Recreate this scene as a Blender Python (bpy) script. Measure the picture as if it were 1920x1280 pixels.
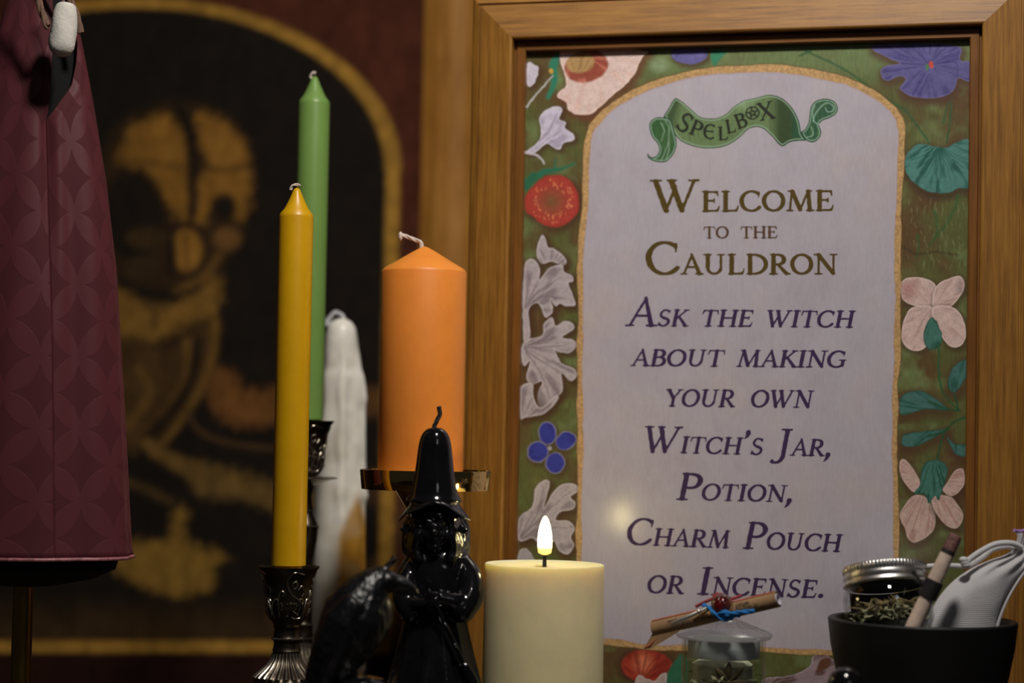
import bpy, bmesh, math, random
import numpy as np
from mathutils import Vector, Matrix, Euler

# ------------------------------------------------------------------ clear
for o in list(bpy.data.objects):
    bpy.data.objects.remove(o, do_unlink=True)
SC = bpy.context.scene
COL = SC.collection

# ------------------------------------------------------------------ camera
F = 3733.0                                   # focal length in photo pixels (1920 wide)
CAM = Vector((0, 0, 0.22))
RCAM = (Matrix.Rotation(math.pi / 2 + math.atan(170 / F), 3, 'X') @ Matrix.Rotation(math.radians(1.0), 3, 'Z'))
cd = bpy.data.cameras.new('camera')
cd.sensor_width = 36.0
cd.lens = F * 36 / 1920
cd.clip_start = 0.02
cd.dof.use_dof = True
cd.dof.focus_distance = 1.285
cd.dof.aperture_fstop = 3.6
co = bpy.data.objects.new('camera', cd)
co.matrix_world = Matrix.Translation(CAM) @ RCAM.to_4x4()
COL.objects.link(co)
SC.camera = co

# ------------------------------------------------------------------ world, light, exposure
w = bpy.data.worlds.new('room_ambient')
SC.world = w
w.use_nodes = True
w.node_tree.nodes['Background'].inputs[0].default_value = (0.95, 0.95, 1.0, 1)
w.node_tree.nodes['Background'].inputs[1].default_value = 0.016

def area_light(name, loc, target, size, power, color, spread=180):
    ld = bpy.data.lights.new(name, 'AREA')
    ld.shape = 'DISK'; ld.size = size; ld.energy = power; ld.color = color
    ld.spread = math.radians(spread)
    lo = bpy.data.objects.new(name, ld)
    lo.location = loc
    lo.rotation_euler = (Vector(target) - Vector(loc)).to_track_quat('-Z', 'Y').to_euler()
    COL.objects.link(lo)
    return lo
area_light('ceiling_spot_light', (0.16, 0.67, 1.16), (0.0, 1.42, 0.34), 0.13, 3.7, (1.0, 0.93, 0.85), 105)
area_light('front_fill_light', (0.9, -1.3, 1.5), (0.1, 1.4, 0.2), 0.5, 1.4, (0.92, 0.94, 1.0))  # weak unseen fill from behind the camera
vs = SC.view_settings
vs.view_transform = 'Standard'; vs.look = 'None'; vs.gamma = 1.0; vs.exposure = 0.0
vs.use_curve_mapping = False

# ------------------------------------------------------------------ helpers
def ray(px, py):
    return RCAM @ Vector(((px - 960) / F, (640 - py) / F, -1.0))
def P(px, py, y):
    """photo pixel + distance in the room (world Y) -> point"""
    d = ray(px, py)
    return CAM + d * (y / d.y)
def pxr(n, y):
    return n / F * y
def lin(r, g, b, k=1.0):
    f = lambda c: (c / 255 / 12.92 if c / 255 <= 0.04045 else ((c / 255 + 0.055) / 1.055) ** 2.4)
    return (min(1, f(r) * k), min(1, f(g) * k), min(1, f(b) * k), 1)

def mesh_obj(name, verts, faces, mat=None, parent=None, smooth=True, angle=40, loc=None):
    me = bpy.data.meshes.new(name)
    me.from_pydata([tuple(v) for v in verts], [], faces)
    me.update()
    return mesh_link(name, me, mat, parent, smooth, angle, loc)
def mesh_link(name, me, mat=None, parent=None, smooth=True, angle=40, loc=None):
    if smooth:
        me.shade_smooth()
        if angle:
            me.set_sharp_from_angle(angle=math.radians(angle))
    if mat:
        me.materials.append(mat)
    o = bpy.data.objects.new(name, me)
    COL.objects.link(o)
    if parent is not None:
        o.parent = parent
    if loc is not None:
        o.location = loc
    return o
def thing(name, label, cat, loc=(0, 0, 0), group=None, rot=None):
    o = bpy.data.objects.new(name, None)
    o.empty_display_size = 0.02
    o.location = loc
    if rot: o.rotation_euler = rot
    COL.objects.link(o)
    tag(o, label, cat, group)
    return o
def tag(o, label, cat, group=None):
    o['label'] = label; o['category'] = cat
    if group: o['group'] = group
    return o

class MB:
    """collects simple solids into one mesh"""
    def __init__(s): s.v = []; s.f = []
    def add(s, v, f):
        n = len(s.v); s.v += [Vector(p) for p in v]; s.f += [tuple(i + n for i in q) for q in f]
        return s
    def lathe(s, prof, seg=48, axis=None, mod=None, caps=True):
        """prof: list of (r, z); axis: Matrix 4x4; mod(a, r, z) -> r"""
        v = []; f = []
        for (r, z) in prof:
            for k in range(seg):
                a = 2 * math.pi * k / seg
                rr = mod(a, r, z) if mod else r
                v.append(Vector((rr * math.cos(a), rr * math.sin(a), z)))
        for i in range(len(prof) - 1):
            for k in range(seg):
                k2 = (k + 1) % seg
                f.append((i * seg + k, i * seg + k2, (i + 1) * seg + k2, (i + 1) * seg + k))
        if caps:
            f.append(tuple(range(seg))[::-1])
            f.append(tuple((len(prof) - 1) * seg + k for k in range(seg)))
        if axis is not None:
            v = [axis @ p for p in v]
        return s.add(v, f)
    def tube(s, pts, rad, seg=10, closed=False, flat=None):
        pts = [Vector(p) for p in pts]
        n = len(pts)
        if not hasattr(rad, '__len__'): rad = [rad] * n
        v = []; f = []
        prev = None
        for i, p in enumerate(pts):
            if closed: t = pts[(i + 1) % n] - pts[i - 1]
            else: t = pts[min(i + 1, n - 1)] - pts[max(i - 1, 0)]
            t.normalize()
            if prev is None:
                a = Vector((0, 0, 1)) if abs(t.z) < 0.9 else Vector((0, 1, 0))
                nrm = t.cross(a).normalized()
            else:
                nrm = (prev - t * prev.dot(t)).normalized()
            prev = nrm
            b = t.cross(nrm)
            for k in range(seg):
                a = 2 * math.pi * k / seg
                v.append(p + nrm * (rad[i] * math.cos(a)) + b * (rad[i] * math.sin(a)))
        for i in range(n if closed else n - 1):
            j = (i + 1) % n
            for k in range(seg):
                k2 = (k + 1) % seg
                f.append((i * seg + k, i * seg + k2, j * seg + k2, j * seg + k))
        if not closed:
            f.append(tuple(range(seg))[::-1]); f.append(tuple((n - 1) * seg + k for k in range(seg)))
        return s.add(v, f)
    def ball(s, c, r, seg=12, rings=8, m=None):
        if not hasattr(r, '__len__'): r = (r, r, r)
        v = []; f = []
        c = Vector(c)
        for i in range(rings + 1):
            t = math.pi * i / rings
            if i in (0, rings):
                v.append(Vector((0, 0, r[2] * math.cos(t)))); continue
            for k in range(seg):
                a = 2 * math.pi * k / seg
                v.append(Vector((r[0] * math.sin(t) * math.cos(a), r[1] * math.sin(t) * math.sin(a), r[2] * math.cos(t))))
        idx = lambda i, k: 0 if i == 0 else (len(v) - 1 if i == rings else 1 + (i - 1) * seg + k % seg)
        for i in range(rings):
            for k in range(seg):
                q = (idx(i, k), idx(i + 1, k), idx(i + 1, k + 1), idx(i, k + 1))
                q2 = []
                for x in q:
                    if x not in q2: q2.append(x)
                f.append(tuple(q2))
        if m is not None: v = [m @ p for p in v]
        return s.add([p + c for p in v], f)
    def box(s, lo, hi, m=None):
        x0, y0, z0 = lo; x1, y1, z1 = hi
        v = [Vector(p) for p in ((x0, y0, z0), (x1, y0, z0), (x1, y1, z0), (x0, y1, z0), (x0, y0, z1), (x1, y0, z1), (x1, y1, z1), (x0, y1, z1))]
        if m is not None: v = [m @ p for p in v]
        return s.add(v, [(0, 3, 2, 1), (4, 5, 6, 7), (0, 1, 5, 4), (1, 2, 6, 5), (2, 3, 7, 6), (3, 0, 4, 7)])
    def build(s, name, mat, parent=None, smooth=True, angle=40, loc=None):
        return mesh_obj(name, s.v, s.f, mat, parent, smooth, angle, loc)
    def remesh(s, name, mat, parent, voxel, smooth_it=4, angle=None, post=None, loc=None):
        o = s.build(name, None, None, False)
        m = o.modifiers.new('r', 'REMESH'); m.mode = 'VOXEL'; m.voxel_size = voxel; m.use_smooth_shade = True
        if smooth_it:
            m2 = o.modifiers.new('s', 'SMOOTH'); m2.iterations = smooth_it; m2.factor = 0.5
        dg = bpy.context.evaluated_depsgraph_get()
        me = bpy.data.meshes.new_from_object(o.evaluated_get(dg))
        bpy.data.objects.remove(o, do_unlink=True)
        me.name = name
        if post:
            co_ = np.empty(len(me.vertices) * 3); me.vertices.foreach_get('co', co_)
            no_ = np.empty(len(me.vertices) * 3); me.vertices.foreach_get('normal', no_)
            c2 = post(co_.reshape(-1, 3), no_.reshape(-1, 3))
            me.vertices.foreach_set('co', c2.ravel()); me.update()
        return mesh_link(name, me, mat, parent, True, angle, loc)

def catmull(pts, n=8, closed=False):
    pts = [Vector(p) for p in pts]
    out = []
    m = len(pts)
    for i in range(m if closed else m - 1):
        g = lambda k: pts[k % m] if closed else pts[min(max(k, 0), m - 1)]
        p0, p1, p2, p3 = g(i - 1), g(i), g(i + 1), g(i + 2)
        for j in range(n):
            t = j / n
            out.append(0.5 * ((2 * p1) + (p2 - p0) * t + (2 * p0 - 5 * p1 + 4 * p2 - p3) * t * t + (3 * p1 - p0 - 3 * p2 + p3) * t ** 3))
    if not closed: out.append(pts[-1])
    return out
def interp(tab, x):
    return float(np.interp(x, [t[0] for t in tab], [t[1] for t in tab]))

# value noise in numpy (2-D / 3-D)
def _hash(*a):
    h = np.zeros(a[0].shape, dtype=np.int64)
    for k, p in zip(a, (374761393, 668265263, 2147483647, 1274126177)):
        h = (h + k.astype(np.int64) * p) & 0xffffffff
    h = ((h ^ (h >> 13)) * 1274126177) & 0xffffffff
    h = ((h ^ (h >> 16)) * 2246822519) & 0xffffffff
    return ((h ^ (h >> 15)) & 0xffff) / 65535.0
def vnoise(x, y, seed=0):
    xi = np.floor(x); yi = np.floor(y); fx = x - xi; fy = y - yi
    fx = fx * fx * (3 - 2 * fx); fy = fy * fy * (3 - 2 * fy)
    s = np.full(xi.shape, seed)
    a = _hash(xi, yi, s); b = _hash(xi + 1, yi, s); c = _hash(xi, yi + 1, s); d = _hash(xi + 1, yi + 1, s)
    return (a * (1 - fx) + b * fx) * (1 - fy) + (c * (1 - fx) + d * fx) * fy
def vnoise3(p, seed=0):
    q = np.floor(p); f = p - q; f = f * f * (3 - 2 * f)
    r = 0
    s = np.full(q.shape[0], seed)
    for i in (0, 1):
        for j in (0, 1):
            for k in (0, 1):
                wgt = (f[:, 0] if i else 1 - f[:, 0]) * (f[:, 1] if j else 1 - f[:, 1]) * (f[:, 2] if k else 1 - f[:, 2])
                r = r + wgt * _hash(q[:, 0] + i, q[:, 1] + j, q[:, 2] + k, s)
    return r
def fbm(x, y, o=3, seed=0):
    r = 0; a = 0.5; t = 0
    for i in range(o):
        r = r + a * vnoise(x * 2 ** i, y * 2 ** i, seed + i); t += a; a *= 0.5
    return r / t

# ------------------------------------------------------------------ materials
def new_mat(name):
    m = bpy.data.materials.new(name); m.use_nodes = True
    nt = m.node_tree
    return m, nt, nt.nodes['Principled BSDF']
def setp(b, **k):
    for n, v in k.items():
        b.inputs[n.replace('_', ' ')].default_value = v
def N(nt, t, **k):
    n = nt.nodes.new(t)
    for a, v in k.items(): setattr(n, a, v)
    return n
def ramp(nt, stops):
    r = N(nt, 'ShaderNodeValToRGB')
    e = r.color_ramp.elements
    while len(e) < len(stops): e.new(0.5)
    for i, (p, c) in enumerate(stops): e[i].position = p; e[i].color = c
    return r
def coords(nt, scale=(1, 1, 1), out='Object', rot=(0, 0, 0)):
    t = N(nt, 'ShaderNodeTexCoord'); m = N(nt, 'ShaderNodeMapping')
    m.inputs['Scale'].default_value = scale; m.inputs['Rotation'].default_value = rot
    nt.links.new(t.outputs[out], m.inputs['Vector'])
    return m.outputs['Vector']
def noise(nt, vec, scale, detail=4, rough=0.55):
    n = N(nt, 'ShaderNodeTexNoise')
    n.inputs['Scale'].default_value = scale; n.inputs['Detail'].default_value = detail; n.inputs['Roughness'].default_value = rough
    nt.links.new(vec, n.inputs['Vector'])
    return n.outputs['Fac']
def bump(nt, b, h, strength=0.3, dist=0.001):
    n = N(nt, 'ShaderNodeBump'); n.inputs['Strength'].default_value = strength; n.inputs['Distance'].default_value = dist
    nt.links.new(h, n.inputs['Height']); nt.links.new(n.outputs['Normal'], b.inputs['Normal'])
def simple(name, col, rough=0.5, metal=0.0, var=0.12, nscale=40, bstr=0.0, bscale=200, **k):
    m, nt, b = new_mat(name)
    setp(b, Roughness=rough, Metallic=metal, **k)
    v = coords(nt)
    n = noise(nt, v, nscale)
    c0 = tuple(max(0, c * (1 - var)) for c in col[:3]) + (1,); c1 = tuple(min(1, c * (1 + var)) for c in col[:3]) + (1,)
    r = ramp(nt, [(0.3, c0), (0.7, c1)])
    nt.links.new(n, r.inputs[0]); nt.links.new(r.outputs[0], b.inputs['Base Color'])
    if bstr: bump(nt, b, noise(nt, v, bscale, 5), bstr)
    return m
def wax(name, col, rough=0.35, sss=0.5, rad=(0.012, 0.008, 0.005), var=0.05, bstr=0.05, coat=0.0):
    m = simple(name, col, rough, 0, var, 60, bstr, 90)
    b = m.node_tree.nodes['Principled BSDF']
    setp(b, Subsurface_Weight=sss, Subsurface_Radius=rad, Subsurface_Scale=1.0, Coat_Weight=coat)
    b.inputs['Coat Roughness'].default_value = 0.15
    return m
def wood(name, dark, mid, light, grain=(6, 90, 90), rough=0.42, coat=0.25, axis='X'):
    m, nt, b = new_mat(name)
    setp(b, Roughness=rough, Coat_Weight=coat); b.inputs['Coat Roughness'].default_value = 0.3
    g = grain if axis == 'X' else (grain[1], grain[2], grain[0])
    v = coords(nt, g)
    n1 = noise(nt, v, 3.0, 6, 0.6)
    v2 = coords(nt, tuple(q * 6 if q > 20 else q * 2 for q in g))
    n2 = noise(nt, v2, 2.0, 4, 0.65)
    v3 = coords(nt, (14, 14, 14)); n3 = noise(nt, v3, 2.0, 3)
    r = ramp(nt, [(0.28, dark), (0.5, mid), (0.72, light)])
    mx = N(nt, 'ShaderNodeMath', operation='MULTIPLY_ADD'); mx.inputs[1].default_value = 0.55
    ad = N(nt, 'ShaderNodeMath', operation='MULTIPLY_ADD'); ad.inputs[1].default_value = 0.30
    ml = N(nt, 'ShaderNodeMath', operation='MULTIPLY'); ml.inputs[1].default_value = 0.15
    nt.links.new(n1, mx.inputs[0]); nt.links.new(n2, ad.inputs[0]); nt.links.new(n3, ml.inputs[0])
    nt.links.new(ml.outputs[0], ad.inputs[2]); nt.links.new(ad.outputs[0], mx.inputs[2])
    nt.links.new(mx.outputs[0], r.inputs[0]); nt.links.new(r.outputs[0], b.inputs['Base Color'])
    bump(nt, b, n2, 0.25, 0.0006)
    return m
def vcol_mat(name, rough=0.5, coat=0.0, coat_rough=0.2, grain=0.06, bstr=0.1, spec=0.4):
    """printed picture: colours are stored on the mesh, fine paper grain on top"""
    m, nt, b = new_mat(name)
    setp(b, Roughness=rough, Coat_Weight=coat); b.inputs['Coat Roughness'].default_value = coat_rough
    b.inputs['Specular IOR Level'].default_value = spec
    a = N(nt, 'ShaderNodeVertexColor'); a.layer_name = 'print'
    v = coords(nt); n = noise(nt, v, 900, 3)
    mr = N(nt, 'ShaderNodeMapRange'); mr.inputs['To Min'].default_value = 1 - grain; mr.inputs['To Max'].default_value = 1 + grain
    nt.links.new(n, mr.inputs['Value'])
    mx = N(nt, 'ShaderNodeVectorMath', operation='SCALE')
    nt.links.new(a.outputs['Color'], mx.inputs[0]); nt.links.new(mr.outputs[0], mx.inputs['Scale'])
    nt.links.new(mx.outputs[0], b.inputs['Base Color'])
    if bstr: bump(nt, b, noise(nt, v, 260, 4), bstr, 0.0006)
    return m
def glass_mat(name, col=(1, 1, 1, 1), rough=0.0, ior=1.46):
    m, nt, b = new_mat(name)
    setp(b, Base_Color=col, Roughness=rough, IOR=ior, Transmission_Weight=1.0)
    n = noise(nt, coords(nt), 40, 2)
    bump(nt, b, n, 0.03, 0.0005)
    return m

M = {}
M['table'] = wood('dark_table_wood', lin(20, 10, 6), lin(34, 18, 10), lin(50, 28, 15))
M['wall'] = simple('dark_brown_wall', lin(70, 44, 24), 0.8, nscale=6, var=0.25, bstr=0.1)
M['floor'] = wood('floor_boards', lin(45, 28, 16), lin(70, 45, 26), lin(95, 62, 36))
M['oak'] = wood('honey_oak', lin(84, 50, 14), lin(142, 96, 32), lin(178, 128, 50), grain=(7, 150, 150), rough=.5, coat=.1)
M['oak_lip'] = wood('oak_lip', lin(80, 48, 14), lin(115, 72, 24), lin(140, 92, 34), coat=.1)
M['gilt'] = wood('old_gilt_frame', lin(140, 88, 24), lin(186, 126, 46), lin(212, 156, 72), grain=(5, 30, 30), rough=.65, coat=0)

# ------------------------------------------------------------------ structure
def struct(o):
    o['kind'] = 'structure'; return o
struct(MB().box((-2.5, 1.945, -0.76), (2.5, 2.05, 2.2)).build('wall_back', M['wall'], smooth=False))
struct(MB().box((-2.5, -2.5, -0.80), (2.5, 2.05, -0.76)).build('floor', M['floor'], smooth=False))
tb = thing('display_table', 'dark brown wooden display table under the candles and the framed sign', 'table', (0, 1.25, -0.76))
MB().box((-0.75, -0.32, 0.725), (0.75, 0.35, 0.76)).build('tabletop', M['table'], tb, False)
for sx in (-1, 1):
    for sy in (-0.26, 0.29):
        MB().lathe([(0.022, 0), (0.03, 0.06), (0.024, 0.3), (0.034, 0.62), (0.034, 0.725)], 16).build('leg', M['table'], tb, loc=(sx * 0.68, sy, 0))

# ------------------------------------------------------------------ painter: colours for printed pictures, on mesh vertices
def s2l(c):
    c = np.asarray(c, float) / 255
    return np.where(c <= 0.04045, c / 12.92, ((c + 0.055) / 1.055) ** 2.4)
def poly_sdf(x, y, pts):
    pts = np.asarray(pts, float); n = len(pts)
    d = np.full(x.shape, 1e18); s = np.zeros(x.shape, bool)
    for i in range(n):
        ax, ay = pts[i]; bx, by = pts[(i + 1) % n]
        ex, ey = bx - ax, by - ay
        wx, wy = x - ax, y - ay
        t = np.clip((wx * ex + wy * ey) / (ex * ex + ey * ey + 1e-12), 0, 1)
        d = np.minimum(d, (wx - ex * t) ** 2 + (wy - ey * t) ** 2)
        c = (ay > y) != (by > y)
        with np.errstate(divide='ignore', invalid='ignore'):
            s ^= c & (x < ex * (y - ay) / (ey if ey != 0 else 1e-12) + ax)
    d = np.sqrt(d)
    return np.where(s, -d, d)
def line_dist(x, y, pts):
    d = np.full(x.shape, 1e18); tt = np.zeros(x.shape)
    n = len(pts) - 1
    for i in range(n):
        ax, ay = pts[i]; bx, by = pts[i + 1]
        ex, ey = bx - ax, by - ay
        t = np.clip(((x - ax) * ex + (y - ay) * ey) / (ex * ex + ey * ey + 1e-12), 0, 1)
        q = (x - ax - ex * t) ** 2 + (y - ay - ey * t) ** 2
        tt = np.where(q < d, (i + t) / n, tt); d = np.minimum(d, q)
    return np.sqrt(d), tt
def smooth2(pts, closed=True, n=5):
    return [(p.x, p.y) for p in catmull([(a, b, 0) for a, b in pts], n, closed)]

class Paint:
    def __init__(s, x, y, base):
        s.x = x; s.y = y; s.c = np.empty((len(x), 3)); s.c[:] = s2l(base)
        s.wx = (vnoise(x / 7, y / 7, 3) - .5); s.wy = (vnoise(x / 7, y / 7, 4) - .5)
    def blend(s, idx, a, col):
        s.c[idx] = s.c[idx] * (1 - a[:, None]) + np.asarray(col) * a[:, None]
    def box(s, pts, pad):
        p = np.asarray(pts); lo = p.min(0) - pad; hi = p.max(0) + pad
        return np.nonzero((s.x > lo[0]) & (s.x < hi[0]) & (s.y > lo[1]) & (s.y < hi[1]))[0]
    def poly(s, pts, col, soft=1.5, rim=None, rimw=3, shade=None, streak=None, curve=True, alpha=1.0, wob=2.0, drop=None):
        if curve: pts = smooth2(pts)
        i = s.box(pts, soft * 2 + 14)
        x, y = s.x[i] + s.wx[i] * wob, s.y[i] + s.wy[i] * wob
        if drop:                                        # painted dark edge beside the motif, as in the print
            d2 = poly_sdf(x - drop[1], y - drop[2], pts)
            s.blend(i, np.clip(1 - d2 / drop[3], 0, 1) * drop[4], s2l(drop[0]))
        d = poly_sdf(x, y, pts)
        a = np.clip(.5 - d / soft, 0, 1) * alpha
        c = np.empty((len(i), 3)); c[:] = s2l(col)
        if shade:                                       # (colour2, cx, cy, radius): painted second tone
            q = np.clip(1 - np.hypot(x - shade[1], y - shade[2]) / shade[3], 0, 1)
            c = c * (1 - q[:, None]) + s2l(shade[0]) * q[:, None]
        if streak:                                      # (colour, cx, cy, count, amount): brush lines from a point
            an = np.arctan2(y - streak[2], x - streak[1])
            n = vnoise(an * streak[3], np.hypot(x - streak[1], y - streak[2]) / 28, 9)
            q = np.clip((n - .5) * 3, 0, 1) * streak[4]
            c = c * (1 - q[:, None]) + s2l(streak[0]) * q[:, None]
        c = c * (0.80 + 0.20 * vnoise(x / 2.2, y / 2.2, 17) + .20 * vnoise(x / 9, y / 6, 18))[:, None]
        if rim is not None:
            q = np.clip(1 + d / rimw, 0, 1) * .8
            c = c * (1 - q[:, None]) + s2l(rim) * q[:, None]
        s.blend(i, a, c)
    def ell(s, cx, cy, rx, ry, col, rot=0, **k):
        ca, sa = math.cos(math.radians(rot)), math.sin(math.radians(rot))
        s.poly([(cx + rx * math.cos(t) * ca - ry * math.sin(t) * sa, cy + rx * math.cos(t) * sa + ry * math.sin(t) * ca) for t in np.linspace(0, 2 * math.pi, 20, endpoint=False)], col, curve=False, **k)
    def line(s, pts, w, col, soft=1.5, alpha=1.0, w1=None, rough=0.0):
        pts = smooth2(pts, False)
        i = s.box(pts, w + soft * 2 + 3)
        d, t = line_dist(s.x[i] + s.wx[i] * 2, s.y[i] + s.wy[i] * 2, pts)
        ww = w if w1 is None else w + (w1 - w) * t
        if rough: ww = ww * (1 + rough * (vnoise(s.x[i] / 9, s.y[i] / 9, 23) - .5))
        s.blend(i, np.clip(.5 - (d - ww / 2) / soft, 0, 1) * alpha, s2l(col))

def color_mesh(name, pts3, faces, colors, mat, parent, gain):
    me = bpy.data.meshes.new(name)
    nf = len(faces)
    me.vertices.add(len(pts3)); me.vertices.foreach_set('co', np.ascontiguousarray(pts3, dtype=np.float32).ravel())
    me.loops.add(nf * 4); me.loops.foreach_set('vertex_index', np.ascontiguousarray(faces, dtype=np.int32).ravel())
    me.polygons.add(nf); me.polygons.foreach_set('loop_start', np.arange(nf, dtype=np.int32) * 4)
    me.update(calc_edges=True)
    at = me.color_attributes.new('print', 'FLOAT_COLOR', 'POINT')
    c4 = np.ones((len(pts3), 4), np.float32); c4[:, :3] = np.clip(colors * gain, 0, 0.95)
    at.data.foreach_set('color', c4.ravel())
    return mesh_link(name, me, mat, parent, True, None)
def compact(mask_cells, nu, nv):
    """grid of nu x nv vertices -> faces for the kept cells, and the used vertices"""
    j, i = np.nonzero(mask_cells)
    f = np.stack([j * nu + i, j * nu + i + 1, (j + 1) * nu + i + 1, (j + 1) * nu + i], 1)
    used = np.unique(f); remap = np.full(nu * nv, -1); remap[used] = np.arange(len(used))
    return remap[f], used

# ------------------------------------------------------------------ framed sign: plane of the print
SIGN_R = Matrix.Rotation(math.radians(-14.84), 3, 'Z') @ Matrix.Rotation(math.radians(0.44), 3, 'X') @ Matrix.Rotation(math.radians(0.22), 3, 'Y')
SU, SV, SN = SIGN_R @ Vector((1, 0, 0)), SIGN_R @ Vector((0, 0, 1)), SIGN_R @ Vector((0, -1, 0))
P0 = P(988, 98, 1.385)
def sign_uv(px, py):
    d = ray(px, py); t = (P0 - CAM).dot(SN) / d.dot(SN)
    q = CAM + d * t - P0
    return q.dot(SU), q.dot(SV)
def sign_px(u, v):
    p = np.array(P0)[None] + u[:, None] * np.array(SU) + v[:, None] * np.array(SV) - np.array(CAM)
    q = p @ np.array(RCAM)                    # = R^T p
    return 960 + F * q[:, 0] / -q[:, 2], 640 - F * q[:, 1] / -q[:, 2]
SW = sign_uv(1819, 72)[0]
FW, LIP = 0.031, 0.008
SH = P0.z / SV.z - FW - LIP - 0.0006
sign_base = P0 + SU * (SW / 2) - SV * (SH + FW + LIP)
sign = thing('framed_sign', 'upright framed welcome sign with flower border and honey wood frame behind the candles', 'sign', sign_base)
sign.rotation_euler = SIGN_R.to_euler()
def sl(u, v, d=0.0):
    """print coordinates (u right, v up from the top-left corner, d towards the viewer) -> local"""
    return Vector((u - SW / 2, -d, v + SH + FW + LIP))

def rail(name, L, prof, mat, parent, loc, roty):
    v = []; n = len(prof)
    for e in (-1, 1):
        for (s_, d_) in prof:
            v.append((e * (L / 2 + s_), -d_, s_))
    f = [tuple(range(n)), tuple(range(2 * n - 1, n - 1, -1))] + [(i, n + i, n + (i + 1) % n, (i + 1) % n) for i in range(n)]
    o = mesh_obj(name, v, f, mat, parent, False)
    bm = bmesh.new(); bm.from_mesh(o.data); bmesh.ops.recalc_face_normals(bm, faces=bm.faces)
    bm.to_mesh(o.data); bm.free()
    o.location = loc; o.rotation_euler = (0, roty, 0)
    return o
prof_main = [(LIP, -.012), (LIP, .0092), (LIP + .0006, .0102), (LIP + .0016, .0106), (LIP + .0248, .0060), (LIP + .0250, .0042), (LIP + .0262, .0042), (LIP + .0264, .0056), (LIP + FW - .002, .0044), (LIP + FW, .0030), (LIP + FW, -.012)]
prof_lip = [(0, -.0045), (0, .0036), (.0008, .0044), (LIP - .0022, .0044), (LIP - .0016, .0030), (LIP - .0002, .0030), (LIP - .0002, -.0045)]
for prof, nm, mt in ((prof_main, 'frame_rail', M['oak']), (prof_lip, 'frame_lip', M['oak_lip'])):
    rail(nm, SW, prof, mt, sign, sl(SW / 2, 0), 0)
    rail(nm, SH, prof, mt, sign, sl(SW, -SH / 2), math.pi / 2)
    rail(nm, SW, prof, mt, sign, sl(SW / 2, -SH), math.pi)
    rail(nm, SH, prof, mt, sign, sl(0, -SH / 2), -math.pi / 2)
# print sheet: lavender panel stock
pm, nt, b = new_mat('lavender_print_paper')
setp(b, Roughness=0.55, Coat_Weight=0.9); b.inputs['Coat Roughness'].default_value = 0.21; b.inputs['Specular IOR Level'].default_value = 0.3
vv = coords(nt); n1 = noise(nt, vv, 14, 5, 0.6); n2 = noise(nt, coords(nt, (900, 900, 160)), 1.0, 3); n3 = noise(nt, vv, 55, 4, 0.7)
r1 = ramp(nt, [(0.3, lin(184, 175, 187)), (0.5, lin(191, 185, 197)), (0.72, lin(196, 184, 186))])
nt.links.new(n1, r1.inputs[0])
mr = N(nt, 'ShaderNodeMapRange'); mr.inputs['From Min'].default_value = .3; mr.inputs['From Max'].default_value = .7; mr.inputs['To Min'].default_value = .88; mr.inputs['To Max'].default_value = 1.06
ad = N(nt, 'ShaderNodeMath', operation='MULTIPLY_ADD'); ad.inputs[1].default_value = .5
hf = N(nt, 'ShaderNodeMath', operation='MULTIPLY'); hf.inputs[1].default_value = .5
nt.links.new(n2, hf.inputs[0]); nt.links.new(n3, ad.inputs[0]); nt.links.new(hf.outputs[0], ad.inputs[2]); nt.links.new(ad.outputs[0], mr.inputs['Value'])
sc_ = N(nt, 'ShaderNodeVectorMath', operation='SCALE'); nt.links.new(r1.outputs[0], sc_.inputs[0]); nt.links.new(mr.outputs[0], sc_.inputs['Scale'])
nt.links.new(sc_.outputs[0], b.inputs['Base Color'])
bump(nt, b, n2, 0.06, 0.0004)
prt = MB().box(sl(-.004, -SH - .004, -.0014), sl(SW + .004, .004, -.0006)).build('print', pm, sign, False)
prt['label'] = 'printed sheet with arched lavender panel, gold line and painted flowers'

PAPER_D = -.0006
def sp(px, py, d=PAPER_D):
    u, v = sign_uv(px, py); return sl(u, v, d)
BAND = [(1340, 132), (1278, 143), (1215, 162), (1158, 192), (1121, 224), (1106, 248), (1100, 287), (1097, 378), (1091, 430), (1087, 505), (1089, 599), (1086, 680), (1087, 760), (1087, 896), (1085, 1045), (1083, 1120), (1083, 1192), (1100, 1200), (1134, 1203), (1200, 1210), (1240, 1214), (1300, 1214), (1430, 1217), (1500, 1221), (1560, 1223), (1640, 1226), (1676, 1226), (1680, 1200), (1680, 1057), (1680, 941), (1677, 847), (1679, 780), (1678, 722), (1683, 675), (1683, 581), (1683, 456), (1687, 347), (1690, 272), (1687, 224), (1657, 190), (1612, 163), (1551, 142), (1461, 129), (1400, 129)]
bandS = smooth2(BAND, True, 4)
st = 0.00040
nu, nv = int(SW / st) + 2, int(SH / st) + 2
uu, vvv = np.meshgrid(np.linspace(-.002, SW + .002, nu), np.linspace(.002, -SH - .002, nv))
X, Y = sign_px(uu.ravel(), vvv.ravel())
rough = poly_sdf(X[::1], Y[::1], bandS[::2])
keepv = (rough > -11).reshape(nv, nu)
cells = keepv[:-1, :-1] | keepv[1:, :-1] | keepv[:-1, 1:] | keepv[1:, 1:]
faces, used = compact(cells, nu, nv)
X = X[used]; Y = Y[used]; dpan = rough[used]
pa = Paint(X, Y, (80, 84, 44))
n = fbm(X / 60, Y / 90, 4, 5); a = np.clip((n - .37) * 3.2, 0, 1) * .85
pa.blend(np.arange(len(X)), a, s2l((84, 58, 34)))
n = fbm(X / 50 + 9, Y / 40, 3, 8); pa.blend(np.arange(len(X)), np.clip((n - .55) * 3, 0, 1) * .7, s2l((108, 128, 80)))
pa.blend(np.arange(len(X)), np.clip((170 - Y) / 90, 0, .55) * np.clip((X - 1150) / 100, 0, 1), s2l((104, 128, 84)))
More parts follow.
